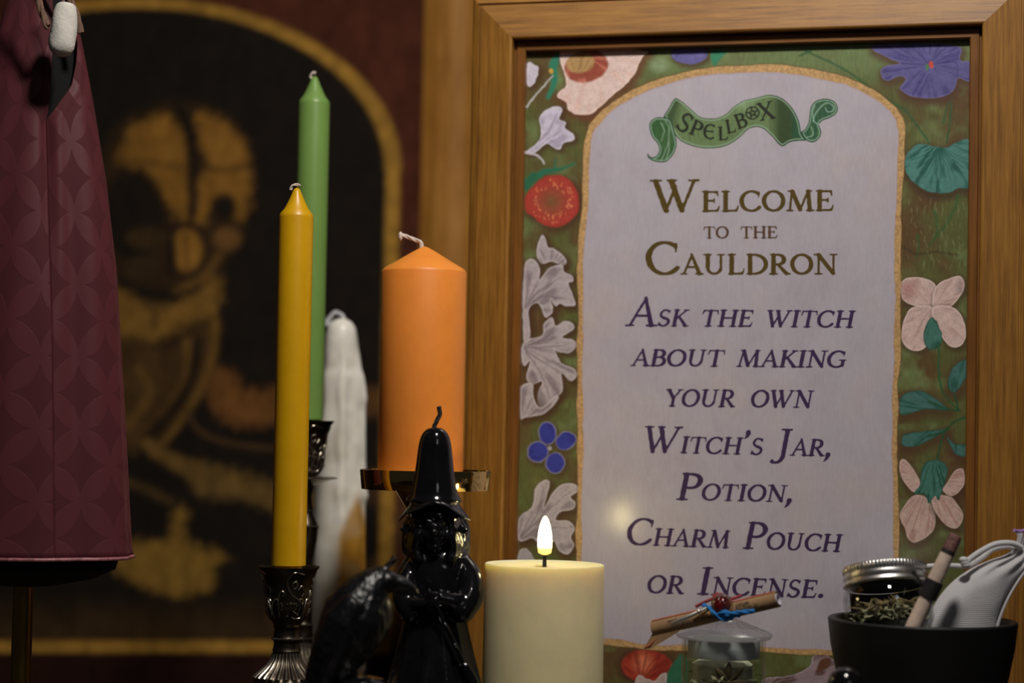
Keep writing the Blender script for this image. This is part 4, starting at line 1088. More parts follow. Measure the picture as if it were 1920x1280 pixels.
# sleeves and forearms folded over the front
for s_, pts, rd in ((1, [(862, 1052, .004), (880, 1080, -.004), (882, 1112, -.012), (868, 1138, -.018)], [20, 25, 27, 24]), (-1, [(778, 1052, .004), (764, 1085, -.004), (761, 1120, -.012), (772, 1146, -.016)], [18, 22, 23, 20])):
    m.tube(catmull([(xx(a, b_), d_, zz(b_)) for a, b_, d_ in pts], 6), [float(np.interp(i, np.linspace(0, 18, len(rd)), rd)) * K for i in range(19)], 16)
    m.ball((xx(pts[-1][0], pts[-1][1]), pts[-1][2], zz(pts[-1][1])), rd[-1] * K, 14, 10)
    m.ball((xx(pts[0][0], pts[0][1]), pts[0][2], zz(pts[0][1])), rd[0] * K * 1.1, 14, 10)
m.tube([(xx(874, 1122), -.016, zz(1122)), (xx(850, 1120), -.022, zz(1120)), (xx(822, 1112), -.0245, zz(1112))], [19 * K, 15 * K, 11 * K], 14)
m.tube([(xx(768, 1130), -.014, zz(1130)), (xx(790, 1128), -.021, zz(1128)), (xx(812, 1124), -.0245, zz(1124))], [18 * K, 14 * K, 10 * K], 14)
for i in range(4):                                       # fingers closed on the broom handle
    m.tube([(xx(822, 1106 + i * 6), -.0235, zz(1106 + i * 6)), (xx(810, 1107 + i * 6), -.0275, zz(1107 + i * 6)), (xx(801, 1109 + i * 6), -.0250, zz(1109 + i * 6))], [3.6 * K, 3.4 * K, 2.6 * K], 8)
# head, face
hc = (xx(816, 992), -.004, zz(996))
m.ball(hc, (34 * K, 34 * K, 42 * K), 24, 18)
m.ball((hc[0], hc[1] - .0085, zz(1024)), (15 * K, 12 * K, 12 * K), 14, 10)
m.tube([(hc[0], hc[1] - .0095, zz(980)), (hc[0], hc[1] - .0140, zz(994)), (hc[0], hc[1] - .0150, zz(1002))], [4 * K, 6.5 * K, 4.5 * K], 10)
for s_ in (-1, 1):
    m.ball((hc[0] + s_ * 15 * K, hc[1] - .0085, zz(1000)), (10 * K, 8 * K, 9 * K), 12, 8)
    m.ball((hc[0] + s_ * 12 * K, hc[1] - .0108, zz(984)), (6 * K, 4 * K, 3.6 * K), 10, 8)
    m.tube([(hc[0] + s_ * 4 * K, hc[1] - .0113, zz(977)), (hc[0] + s_ * 14 * K, hc[1] - .0110, zz(973)), (hc[0] + s_ * 23 * K, hc[1] - .0085, zz(978))], [2.6 * K, 3 * K, 2 * K], 8)
m.tube([(hc[0] - 8 * K, hc[1] - .0108, zz(1013)), (hc[0], hc[1] - .0122, zz(1011)), (hc[0] + 8 * K, hc[1] - .0108, zz(1013))], [2 * K, 2.6 * K, 2 * K], 8)
# hair falling on both shoulders
for s_ in (-1, 1):
    for j in range(6):
        x0 = 816 + s_ * (27 + j * 4.6); yy = -.010 + j * .0046
        path = []
        for q in np.linspace(0, 1, 12):
            py = 968 + (78 + (3 - abs(j - 2)) * 6) * q
            path.append((xx(x0 + s_ * (7 * math.sin(q * 3.4 - .5) + 1.6 * math.sin(q * 11 + j)), py), yy + .001 * math.sin(q * 11 + j), zz(py)))
        m.tube(path, [(10.5 - 5 * abs(q - .45)) * K for q in np.linspace(0, 1, 12)], 10)
m.ball((xx(816, 1010), .010, zz(1010)), (44 * K, 22 * K, 50 * K), 18, 14)
m.ball((xx(816, 966), 0, zz(968)), (46 * K, 42 * K, 32 * K), 24, 16)
# curl below each brim end
for s_, cx_, cy_ in ((-1, 763, 988), (1, 868, 988)):
    path = [(xx(cx_ + s_ * (9 - 7 * q) * math.cos(q * 8.2), cy_ + (9 - 7 * q) * math.sin(q * 8.2)), -.010, zz(cy_ + (9 - 7 * q) * math.sin(q * 8.2))) for q in np.linspace(0, 1, 24)]
    m.tube(path, [(4.2 - 1.8 * q) * K for q in np.linspace(0, 1, 24)], 8)
# broom: handle to the lower right, bristle head
m.tube([(xx(806, 1098), -.0265, zz(1098)), (xx(846, 1180), -.0250, zz(1180)), (xx(874, 1240), -.0225, zz(1240))], [4.5 * K, 4.5 * K, 5 * K], 10)
for py_, px_ in ((1166, 839), (1204, 857)): m.ball((xx(px_, py_), -.0268, zz(py_)), (6.5 * K, 6.5 * K, 4 * K), 10, 8)
m.tube([(xx(872, 1236), -.0225, zz(1236)), (xx(886, 1266), -.0210, zz(1266)), (xx(904, 1318), -.0150, zz(1318)), (xx(912, 1370), -.010, zz(1370))], [9 * K, 12 * K, 15 * K, 16 * K], 14)
body = m.remesh('figure', M['black_wax'], wt, .00085, 4)
# hat
m = MB()
ht = [(800, 3), (803, 14), (809, 22), (818, 27), (832, 30.5), (852, 33), (880, 36), (905, 40), (922, 44), (933, 49), (938, 53)]
hcx = lambda py: xx(814 + (py - 800) * .012, py)
prof = [(interp(ht, py) * K, zz(py)) for py in (940, 936, 930, 924, 915, 905, 890, 870, 850, 832, 820, 812, 807, 803, 801)]
m.lathe(prof, 48, axis=Matrix.Translation((hcx(880), -.002, 0)))
# drooping brim: height falls to both sides
V = []; Fc = []; sg = 72; rings = 10
for side in (0, 1):
    for i in range(rings):
        q = i / (rings - 1)
        for k in range(sg):
            a = 2 * math.pi * k / sg
            rx = (38 + 29 * q) * K; ry = (38 + 20 * q) * K
            x_ = rx * math.cos(a); yv = ry * math.sin(a)
            drop = (34 * q * abs(math.cos(a)) ** 1.5 + 5 * q) * K
            rip = 2.0 * K * q * math.cos(a * 5 + .6)
            V.append((hcx(950) + x_, -.002 + yv, zz(934) - drop + rip - (side * 5.5 * K)))
for side in (0, 1):
    o_ = side * rings * sg
    for i in range(rings - 1):
        for k in range(sg):
            k2 = (k + 1) % sg
            f = (o_ + i * sg + k, o_ + (i + 1) * sg + k, o_ + (i + 1) * sg + k2, o_ + i * sg + k2)
            Fc.append(f if not side else f[::-1])
for i in (0, rings - 1):
    for k in range(sg):
        k2 = (k + 1) % sg
        f = (i * sg + k, i * sg + k2, rings * sg + i * sg + k2, rings * sg + i * sg + k)
        Fc.append(f if i == 0 else f[::-1])
m.add(V, Fc)
m.remesh('hat', M['black_wax'], wt, .0008, 3)
wick(wt, [P(a, b_, y) - Wb + Vector((0, -.002, 0)) for a, b_ in ((815, 804), (815, 797), (821, 786), (825, 774), (823, 762))], .00135, M['black_string'], 3)

# ------------------------------------------------------------------ crow candle on its rounded base
y = 1.168
K = pxr(1, y)
cb = P(668, 1300, y); Cb = Vector((cb.x, y, 0))
cw = thing('crow_candle', 'matt black wax crow candle with its head turned towards the witch', 'candle', Cb)
zz = lambda py: P(668, py, y).z
q3 = lambda px, py, d=0.0: Vector((P(px, py, y).x - Cb.x, d, P(px, py, y).z))
m = MB()
sp_ = [(560, 1400, 9), (574, 1350, 16), (592, 1300, 27), (610, 1265, 38), (636, 1218, 53), (658, 1180, 63), (672, 1150, 65), (684, 1124, 55), (698, 1104, 42), (712, 1091, 31), (724, 1087, 25)]
pp = catmull([q3(a, b_) for a, b_, c in sp_], 6)
rr = [float(np.interp(i / 6, range(len(sp_)), [c for _, _, c in sp_])) * K for i in range(len(pp))]
m.tube(pp, rr, 24)
m.ball(q3(722, 1090), (28 * K, 24 * K, 23 * K), 20, 14)
m.ball(q3(700, 1152), (37 * K, 40 * K, 52 * K), 20, 14)
m.tube(catmull([q3(736, 1089), q3(755, 1094), q3(772, 1103), q3(785, 1116)], 5), [16 * K - 13.5 * K * (i / 15) ** 1.3 for i in range(16)], 14)
m.tube(catmull([q3(736, 1098), q3(752, 1107), q3(768, 1113), q3(776, 1117)], 5), [11 * K - 9 * K * (i / 15) for i in range(16)], 12)
for s_ in (-1, 1):                                       # folded wings
    wp_ = [(676, 1120, 22), (650, 1160, 38), (626, 1215, 36), (602, 1280, 24), (582, 1345, 9)]
    pw = catmull([q3(a, b_, s_ * 44 * K * (1 - i * .12)) for i, (a, b_, c) in enumerate(wp_)], 6)
    m.tube(pw, [float(np.interp(i / 6, range(5), [c for _, _, c in wp_])) * K for i in range(len(pw))], 16)
    m.ball(q3(732, 1084, s_ * 21 * K), 4 * K, 8, 6)
    m.tube([q3(660, 1225, s_ * 18 * K), q3(662, 1262, s_ * 18 * K), q3(664, 1282, s_ * 18 * K)], [15 * K, 7 * K, 6 * K], 10)
    for tx in (690, 678, 648):
        m.tube([q3(664, 1276, s_ * 18 * K), q3((tx + 664) / 2, 1272, s_ * 19 * K), q3(tx, 1281, s_ * (20 + (tx - 664) * .15) * K)], [5 * K, 4.6 * K, 3 * K], 8)
def feathers(co_, no_):
    p = co_.copy(); p[:, 2] = p[:, 2] * .55 - p[:, 0] * .3
    n1 = vnoise3(p * 420, 2) - .5; n2 = vnoise3(p * 900, 3) - .5
    x, z = co_[:, 0], co_[:, 2]
    lay = np.sin((z * 900 + x * 500) + 3 * vnoise3(co_ * 260, 8)) * .00003
    mask = np.clip((pbeak - x) / .006, 0, 1)
    return co_ + no_ * ((n1 * .0007 + n2 * .0005 + lay) * mask)[:, None]
pbeak = q3(736, 1090).x
m.remesh('crow', M['crow_wax'], cw, .0008, 2, post=feathers)
# mound the bird stands on
m = MB(); rs = random.Random(3)
zt_ = zz(1266)
prof = [(44 * K, zt_ - .002), (56 * K, zt_ - .006), (66 * K, zt_ - .016), (76 * K, zt_ * .5), (88 * K, .012), (92 * K, .004), (90 * K, 0)]
m.lathe([(.0005, zt_ + .0005)][:0] + prof[::-1] + [(20 * K, zt_)], 40, axis=Matrix.Translation((q3(676, 1280).x, 0, 0)))
for k in range(9):
    a = k * .7 + .2
    m.ball((q3(678, 1280).x + 40 * K * math.cos(a), 34 * K * math.sin(a), zt_ - .009 - .004 * rs.random()), (20 * K, 20 * K, 17 * K), 12, 8)
m.ball((q3(686, 1280).x, -26 * K, zt_ - .0035), (24 * K, 18 * K, 12 * K), 14, 10)
m.remesh('mound', M['black_wax'], cw, .0011, 4)
wick(cw, [q3(716, 1076), q3(722, 1067), q3(727, 1062)], .0013, M['white_string'], 3, 'wick')
wick(cw, [q3(725, 1063), q3(734, 1054), q3(742, 1045)], .0019, M['black_string'], 3, 'burnt_wick_end')

# ------------------------------------------------------------------ glass jar with star spice, scroll on its lid
y = 1.255
K = pxr(1, y)
jb = P(1357, 1230, y); Jb = Vector((jb.x, y, 0))
zz = lambda py: P(1357, py, y).z
M['glass'] = glass_mat('clear_glass', (.96, .985, .97, 1), 0.0)
def thin_glass(name, tint, f0=.04):
    m, nt, b = new_mat(name)
    out = nt.nodes['Material Output']
    tr = N(nt, 'ShaderNodeBsdfTransparent'); tr.inputs[0].default_value = tint
    gl = N(nt, 'ShaderNodeBsdfGlossy'); gl.inputs['Roughness'].default_value = .02
    lw = N(nt, 'ShaderNodeLayerWeight'); lw.inputs['Blend'].default_value = .5
    pw = N(nt, 'ShaderNodeMath', operation='POWER'); pw.inputs[1].default_value = 5; nt.links.new(lw.outputs['Facing'], pw.inputs[0])
    fz = N(nt, 'ShaderNodeMath', operation='MULTIPLY_ADD'); fz.inputs[1].default_value = .95; fz.inputs[2].default_value = f0; nt.links.new(pw.outputs[0], fz.inputs[0])
    mx = N(nt, 'ShaderNodeMixShader')
    bp = N(nt, 'ShaderNodeBump'); bp.inputs['Strength'].default_value = .04; bp.inputs['Distance'].default_value = .0005
    nt.links.new(noise(nt, coords(nt), 60, 2), bp.inputs['Height']); nt.links.new(bp.outputs[0], gl.inputs['Normal'])
    nt.links.new(fz.outputs[0], mx.inputs[0]); nt.links.new(tr.outputs[0], mx.inputs[1]); nt.links.new(gl.outputs[0], mx.inputs[2])
    nt.links.new(mx.outputs[0], out.inputs['Surface'])
    return m
M['thin_glass2'] = thin_glass('lid_glass', (.86, .88, .88, 1), .10)
M['thin_glass'] = thin_glass('thin_jar_glass', (.93, .95, .94, 1))
M['frost'] = simple('white_ground_stopper', lin(238, 240, 240), .6, var=.04)
jar = thing('glass_jar', 'small clear glass jar with flared lid holding star-shaped spice pods', 'jar', Jb)
R = 78 * K
zb_ = zz(1197)
MB().lathe([(R * .92, 0), (R, .003), (R, zb_ - .002), (R * .995, zb_), (R * .95, zb_), (R * .945, zb_ - .002), (R * .945, .006), (R * .86, .0045), (.0006, .0045)], 72).build('glass_body', M['thin_glass'], jar)
lid = MB().lathe([(R * .86, zb_ + .0004), (R * 1.10, zb_ + .0006), (R * 1.16, zb_ + .0022), (R * 1.15, zb_ + .0036), (R * 1.06, zb_ + .005), (R * .80, zb_ + .0075), (R * .50, zb_ + .0105), (R * .30, zb_ + .0125), (R * .24, zb_ + .0140), (.0006, zb_ + .0142)], 72).build('lid', M['thin_glass2'], jar)
MB().lathe([(R * .84, zz(1231)), (R * .855, zz(1229)), (R * .855, zb_ + .0002), (R * .80, zb_ + .0002), (R * .79, zz(1229)), (R * .80, zz(1231))], 64, caps=False).build('stopper_ring', M['frost'], lid)
M['spice'] = simple('dried_brown_spice', lin(92, 76, 50), .75, var=.35, nscale=300, bstr=.5, bscale=500)
M['herb'] = simple('dried_grey_green_herb', lin(176, 172, 136), .85, var=.35, nscale=200, bstr=.4, bscale=600)
M['herb2'] = simple('dried_brown_herb', lin(150, 130, 92), .85, var=.35, nscale=200, bstr=.4, bscale=600)
# dried leaves packed in the jar (stuff) and one star pod standing against the glass
rs = random.Random(9)
m = MB()
for k in range(520):
    a = rs.uniform(0, 2 * math.pi); q = R * .84 * math.sqrt(rs.random()); z = rs.uniform(.007, zz(1255) - .001)
    c = Vector((q * math.cos(a), q * math.sin(a), z)); d = Vector((rs.gauss(0, 1), rs.gauss(0, 1), rs.gauss(0, .6))).normalized() * rs.uniform(.002, .0045)
    e = Vector((rs.gauss(0, 1), rs.gauss(0, 1), rs.gauss(0, 1))).normalized() * .0013
    n0 = d.cross(e).normalized() * .0003
    m.add([c - d, c + e, c + d, c - e, c + n0, c - n0], [(0, 1, 4), (1, 2, 4), (2, 3, 4), (3, 0, 4), (1, 0, 5), (2, 1, 5), (3, 2, 5), (0, 3, 5)])
hb = m.build('dried_leaves', M['herb'], None, False, loc=Jb)
hb['kind'] = 'stuff'; tag(hb, 'crumbled grey green leaves filling the clear glass jar', 'herbs')
pw_ = MB().lathe([(R * .70, .006), (R * .72, .012), (R * .72, zz(1246)), (R * .60, zz(1240)), (R * .30, zz(1238)), (.0006, zz(1238))], 48, mod=lambda a, r, z: r * (1 + .03 * math.sin(a * 9 + z * 900) + .02 * math.sin(a * 17 - z * 1500)), axis=Matrix.Translation((0, R * .20, 0))).build('herb_powder', simple('pale_herb_powder', lin(214, 214, 186), .9, var=.25, nscale=140, bstr=.5, bscale=500), None, loc=Jb)
pw_['kind'] = 'stuff'; tag(pw_, 'pale grey green powder behind the star-shaped pod in the glass jar', 'powder')
def star_pod(cx, cy, d, sc, rot):
    c = P(cx, cy, y + d)
    t = thing('star_pod', 'brown star-shaped spice pod upright inside the clear glass jar', 'spice', c)
    for k in range(8):
        a = math.radians(rot + k * 45)
        u = Vector((math.cos(a), -.12, math.sin(a)))
        pts = [u * (q * sc) for q in (.06, .3, .6, .85, 1.0)]
        mm = MB().tube(pts, [sc * .07, sc * .15, sc * .17, sc * .11, sc * .015], 10)
        mm.build('pod', M['spice'], t)
    MB().ball((0, 0, 0), sc * .14, 10, 8).build('hub', M['spice'], t)
star_pod(1366, 1278, -R * .70, .0125, 90)

# rolled paper scroll resting on the lid, tied with cord
M['parchment'] = simple('printed_parchment', lin(150, 118, 84), .75, var=.12, nscale=60, bstr=.15, bscale=300)
M['scroll_red'] = simple('red_brown_scroll_print', lin(168, 88, 64), .7, var=.2, nscale=120)
M['paper_white'] = simple('white_paper_edge', lin(196, 190, 202), .8, var=.05)
ya = 1.240
sa, sb = P(1226, 1178, ya + .014), P(1459, 1123, ya - .024)
ax = (sb - sa); L = ax.length; ax.normalize()
up = (Vector((0, 0, 1)) - ax * ax.z).normalized(); fr_ = ax.cross(up)
if fr_.y > 0: fr_ = -fr_
sc_t = thing('paper_scroll', 'small rolled parchment scroll tied with blue cord lying on the glass jar lid', 'scroll', (sa + sb) / 2)
def roll(name, r0, turns, mat, x0, x1, a0, parent, flare=0.0, n=70, thick=.0002, grow=.00035):
    V = []; Fc = []; nx = 10
    for s_ in (0, 1):
        for i in range(nx):
            x = x0 + (x1 - x0) * i / (nx - 1)
            for k in range(n):
                q = k / (n - 1); a = a0 + q * turns * 2 * math.pi
                r = (r0 + grow * q * turns) * (1 + flare * abs(i / (nx - 1) - .5)) + s_ * thick
                V.append(ax * x + (fr_ * math.cos(a) + up * math.sin(a)) * r)
    for s_ in (0, 1):
        o_ = s_ * nx * n
        for i in range(nx - 1):
            for k in range(n - 1):
                f = (o_ + i * n + k, o_ + (i + 1) * n + k, o_ + (i + 1) * n + k + 1, o_ + i * n + k + 1)
                Fc.append(f if s_ else f[::-1])
    return mesh_obj(name, V, Fc, mat, parent, True, 60)
rS = 12.5 * pxr(1, ya)
roll('parchment_roll', rS, 1.7, M['parchment'], -L / 2, L / 2, -2.2, sc_t, .06)
roll('inner_sheet', rS * .80, 1.0, M['paper_white'], -L / 2 * .985, L / 2 * 1.012, 1.0, sc_t, 0)
roll('printed_strip', rS + .0009, .17, M['scroll_red'], -L / 2 * .98, L / 2 * .97, 1.05, sc_t, .05)
# loose corner of the sheet hanging at the low end
e0 = -ax * (L / 2 * .97) - up * rS * .8 + fr_ * rS * .7
V = [e0 + ax * .022, e0 + ax * .010 - up * .0040, e0 - ax * .006 - up * .0085, e0 - ax * .0095 - up * .0072, e0 + ax * .001 + up * .003, e0 + ax * .012 + up * .002]
V2 = [v + fr_ * .0003 for v in V]
mesh_obj('loose_corner', V + V2, [(5, 4, 3, 2, 1, 0), (6, 7, 8, 9, 10, 11)] + [(i, (i + 1) % 6, 6 + (i + 1) % 6, 6 + i) for i in range(6)], M['parchment'], sc_t, False)
MB().tube([e0 - ax * .0095 - up * .0072, e0 - ax * .0050 - up * .0062, e0 + ax * .001 - up * .0025], [.0006, .0010, .0004], 8).build('curled_edge', M['scroll_red'], sc_t)
# print on the scroll, upside down as it lies
def small_text(txt, along, row, size):
    cu = bpy.data.curves.new('scroll_text', 'FONT'); cu.body = txt; cu.size = size; cu.resolution_u = 2
    o = bpy.data.objects.new('tmp', cu); COL.objects.link(o)
    me = bpy.data.meshes.new_from_object(o.evaluated_get(bpy.context.evaluated_depsgraph_get()))
    bpy.data.objects.remove(o, do_unlink=True)
    rr_ = rS + .0014
    for v in me.vertices:
        xq, zq = -v.co.x, -v.co.y                                   # turned by 180 degrees
        a = row + zq / rr_
        v.co = ax * (along + xq) + (fr_ * math.cos(a) + up * math.sin(a)) * (rr_ * (1 + .06 * abs(along + xq) / L))
    mesh_link('scroll_lettering', me, M['ink_dark'], sc_t, False)
small_text('It will re', L * .36, .10, .0042); small_text('when', L * .30, .62, .0042)
small_text('I\'m attracting you', L * .02, .02, .0042); small_text('you', -L * .28, .55, .0042)
# clear glass bead, red flower sprig, blue cord, silver pin on the knot
M['bead_red'] = simple('red_glass', lin(120, 14, 22), .08, var=.3, nscale=300)
setp(M['bead_red'].node_tree.nodes['Principled BSDF'], Transmission_Weight=.3, Coat_Weight=1.0)
M['red_thread'] = simple('dark_red_thread', lin(140, 40, 46), .7, bstr=.4, bscale=900)
M['blue_cord'] = simple('bright_blue_cord', lin(20, 120, 196), .6, var=.2, nscale=600, bstr=.6, bscale=1500)
M['silver'] = simple('silver_metal', lin(224, 220, 210), .38, 1.0, .1, 80)
yb = ya - rS - .009
q3 = lambda px, py, d=0.0: P(px, py, yb + d) - sc_t.location
K2 = pxr(1, yb)
bd = MB().ball(q3(1354, 1134), 21 * K2, 28, 20).build('glass_bead', M['glass'], sc_t)
MB().ball(q3(1350, 1134), (15 * K2, 13 * K2, 16 * K2), 18, 12).build('red_core', M['bead_red'], bd)
MB().tube(catmull([q3(1304, 1137, .004), q3(1322, 1128, .003), q3(1336, 1122, .003), q3(1344, 1116, .003), q3(1354, 1117, .004), q3(1372, 1122, .004), q3(1390, 1116, .005)], 6), 3.0 * K2, 8).build('red_thread', M['red_thread'], sc_t)
m = MB()
for k in range(7):
    a = k * .9; m.ball(q3(1347 + 8 * math.cos(a), 1119 + 5 * math.sin(a), .005), 4.5 * K2, 8, 6)
m.build('red_flower', M['red_thread'], sc_t)
wick(sc_t, [q3(1318, 1133, .003), q3(1332, 1141), q3(1340, 1150, -.003), q3(1352, 1154, -.004), q3(1366, 1151, -.007), q3(1386, 1148, -.011), q3(1414, 1145, -.015)], 4.2 * K2, M['blue_cord'], 3, 'blue_cord')
wick(sc_t, [q3(1336, 1146, -.002), q3(1350, 1158, -.004), q3(1364, 1160, -.005), q3(1374, 1153, -.008), q3(1388, 1154, -.009)], 4.2 * K2, M['blue_cord'], 3, 'blue_cord')
wick(sc_t, [q3(1344, 1154, -.003), q3(1356, 1147, -.006), q3(1366, 1150, -.006), q3(1372, 1160, -.003)], 4.2 * K2, M['blue_cord'], 3, 'blue_knot')
MB().tube([q3(1258, 1170, .002), q3(1272, 1164), q3(1300, 1151, -.001), q3(1310, 1146, -.001)], [3 * K2, 4.5 * K2, 4 * K2, 3 * K2], 12).ball(q3(1310, 1146, -.001), 4.8 * K2, 12, 8).tube([q3(1312, 1145), q3(1330, 1136, .002)], 3 * K2, 8).build('silver_pin', M['silver'], sc_t)

# ------------------------------------------------------------------ black bowl and what it holds
y = 1.235
K = pxr(1, y)
bb = P(1729, 1170, y); Bb = Vector((bb.x, y, 0))
M['bowl'] = simple('matt_black_bowl', lin(13, 12, 12), .5, var=.3, nscale=50, bstr=.1, bscale=200)
bowl = thing('black_bowl', 'matt black bowl full of jar, stick and pouch beside the glass jar', 'bowl', Bb)
zr = P(1729, 1160, y).z; RB = 174 * K
wall_ = RB - 15 * K
MB().lathe([(RB * .52, 0), (RB * .56, .004), (RB * .60, .010), (RB * .74, zr * .35), (RB * .88, zr * .62), (RB * .97, zr * .85), (RB, zr - .0008), (RB - .0008, zr), (wall_ + .0008, zr), (wall_, zr - .0008), (RB * .88, zr * .82), (RB * .76, zr * .60), (RB * .60, zr * .38), (RB * .3, zr * .30), (.0006, zr * .29)], 96).build('bowl_body', M['bowl'], bowl)
# jar with the silver lid, leaning back
jc = P(1660, 1082, y + .006)
tilt = Matrix.Rotation(math.radians(3.5), 4, Vector((0, -1, 0))) @ Matrix.Rotation(math.radians(-15), 4, 'X')
hj = thing('herb_jar', 'squat glass jar with ridged silver lid leaning in the black bowl', 'jar')
RJ = 78 * K; hj_h = 100 * K
hj.matrix_world = Matrix.Translation(jc) @ tilt @ Matrix.Translation((0, 0, -hj_h))
gb = [(RJ * .80, 0), (RJ * .98, .002), (RJ * 1.06, .006), (RJ * 1.06, hj_h - .013), (RJ * 1.0, hj_h - .008), (RJ * .93, hj_h - .0055), (RJ * .93, hj_h + .004), (RJ * .88, hj_h + .004), (RJ * .88, hj_h - .006), (RJ * .96, hj_h - .009), (RJ * 1.01, hj_h - .014), (RJ * 1.01, .0065), (RJ * .93, .0035), (.0006, .0035)]
MB().lathe(gb, 72).build('glass_body', M['thin_glass'], hj)
zl0 = hj_h - .0062
MB().lathe([(RJ * .86, zl0), (RJ * .86, zl0 + .0004)], 48).build('lid_liner', M['black_cloth'], hj)
V = []; Fc = []
for s_ in (0, 1):
    for zq in (.010, zl0):
        for k in range(33):
            a = math.radians(-12 + 158 * k / 32); rq_ = RJ * (.975 - .012 * s_)
            V.append((rq_ * math.cos(a), rq_ * math.sin(a), zq))
Fc = [(k, k + 1, 33 + k + 1, 33 + k) for k in range(32)] + [(66 + k, 99 + k, 99 + k + 1, 66 + k + 1) for k in range(32)] + [(k, 66 + k, 66 + k + 1, k + 1) for k in range(32)] + [(33 + k, 33 + k + 1, 99 + k + 1, 99 + k) for k in range(32)]
mesh_obj('dark_back_sheet', V, Fc, M['black_cloth'], hj)  # added black sheet standing in for the dark under the lid
M['aluminium'] = simple('ridged_aluminium', lin(218, 216, 214), .36, 1.0, .08, 90)
zl = hj_h - .0055; lh = 38 * K
def knurl(a, r, z):
    return r * (1 + .010 * math.cos(a * 72)) if zl + lh * .66 < z < zl + lh * .97 else r
lp = [(RJ * 1.0, zl), (RJ * 1.025, zl + .0004), (RJ * 1.025, zl + lh * .10), (RJ * .985, zl + lh * .20), (RJ * .985, zl + lh * .30), (RJ * 1.02, zl + lh * .40), (RJ * .99, zl + lh * .52), (RJ * .985, zl + lh * .64), (RJ, zl + lh * .68), (RJ, zl + lh * .80), (RJ, zl + lh * .92), (RJ * .985, zl + lh * .98), (RJ * .96, zl + lh), (.0006, zl + lh)]
MB().lathe(lp, 432, mod=knurl).build('silver_lid', M['aluminium'], hj, angle=70)
m = MB(); rs = random.Random(21)
for k in range(260):
    a = rs.uniform(0, 2 * math.pi); q = RJ * .93 * math.sqrt(rs.random()); z = rs.uniform(.005, hj_h * .44) * (1 - .2 * rs.random())
    c = Vector((q * math.cos(a), q * math.sin(a), z)); d = Vector((rs.gauss(0, 1), rs.gauss(0, 1), rs.gauss(0, .6))).normalized() * rs.uniform(.0015, .004)
    e = d.orthogonal().normalized() * rs.uniform(.0006, .0014); n0 = d.cross(e).normalized() * .0004
    m.add([c - d, c + e, c + d, c - e, c + n0, c - n0], [(0, 1, 4), (1, 2, 4), (2, 3, 4), (3, 0, 4), (1, 0, 5), (2, 1, 5), (3, 2, 5), (0, 3, 5)])
hb = m.build('dried_herbs', M['herb'], None, False); hb.matrix_world = hj.matrix_world.copy()
hb['kind'] = 'stuff'; tag(hb, 'crumbled pale green herbs inside the jar with the silver lid', 'herbs')
m = MB()
for k in range(60):
    a = rs.uniform(math.pi, 2 * math.pi); q = RJ * .95 * rs.uniform(.6, .98); z = rs.uniform(.012, hj_h * .48)
    c = Vector((q * math.cos(a), q * math.sin(a), z)); d = Vector((rs.gauss(0, 1), rs.gauss(0, .3), rs.gauss(0, .5))).normalized() * rs.uniform(.003, .007)
    pts = [c - d, c + Vector((0, 0, rs.uniform(-.0006, .0006))), c + d]
    pts = [p if math.hypot(p.x, p.y) < RJ * .97 else Vector((p.x * RJ * .97 / math.hypot(p.x, p.y), p.y * RJ * .97 / math.hypot(p.x, p.y), p.z)) for p in pts]
    m.tube(pts, [.0004, .0006, .0003], 5)
hb = m.build('dried_stalks', M['herb2'], None, True); hb.matrix_world = hj.matrix_world.copy()
hb['kind'] = 'stuff'; tag(hb, 'thin brown dried stalks inside the jar with the silver lid', 'herbs')

# pale stick with black bands and a charred tip
yk = y - .036
pa_, pb_ = P(1690, 1222, yk), P(1793, 1002, yk - .004)
sk_ = thing('ritual_stick', 'slim pale stick with black thread bands and charred tip in the bowl', 'stick', pa_)
M['stick'] = simple('pale_stick', lin(214, 192, 176), .5, var=.18, nscale=120, bstr=.2, bscale=300)
M['char'] = simple('charred_pink_tip', lin(120, 84, 78), .6, var=.75, nscale=500, bstr=.6, bscale=800)
dv = pb_ - pa_; k2 = pxr(1, yk)
at_ = lambda q: dv * q
MB().tube([at_(0), at_(.2), at_(.45), at_(.7), at_(.84)], [14.5 * k2, 14.5 * k2, 14.2 * k2, 14 * k2, 13.2 * k2], 24).build('shaft', M['stick'], sk_)
MB().tube([at_(.835), at_(.87)], [13.4 * k2, 13.2 * k2], 24).build('black_band', M['black_string'], sk_)
MB().tube([at_(.868), at_(.95), at_(.99), at_(1.0)], [12.6 * k2, 13 * k2, 12 * k2, 9 * k2], 24).build('charred_tip', M['char'], sk_)
m = MB()
for k in range(9):
    q = .475 + .0155 * k
    c = at_(q); t = dv.normalized(); e1 = t.orthogonal().normalized(); e2 = t.cross(e1)
    m.tube([c + (e1 * math.cos(a) + e2 * math.sin(a)) * 15.6 * k2 for a in np.linspace(0, 2 * math.pi, 20, endpoint=False)], 2.6 * k2, 6, closed=True)
m.build('thread_band', M['black_string'], sk_)
MB().tube(catmull([at_(.55) + Vector((-.004, -.002, .001)), at_(.57) + Vector((-.008, -.001, .003)), at_(.60) + Vector((-.0125, 0, .0055))], 5), [2.8 * k2] * 11, 8).ball(at_(.60) + Vector((-.0125, 0, .0055)), 4 * k2, 8, 6).build('thread_end', M['black_string'], sk_)

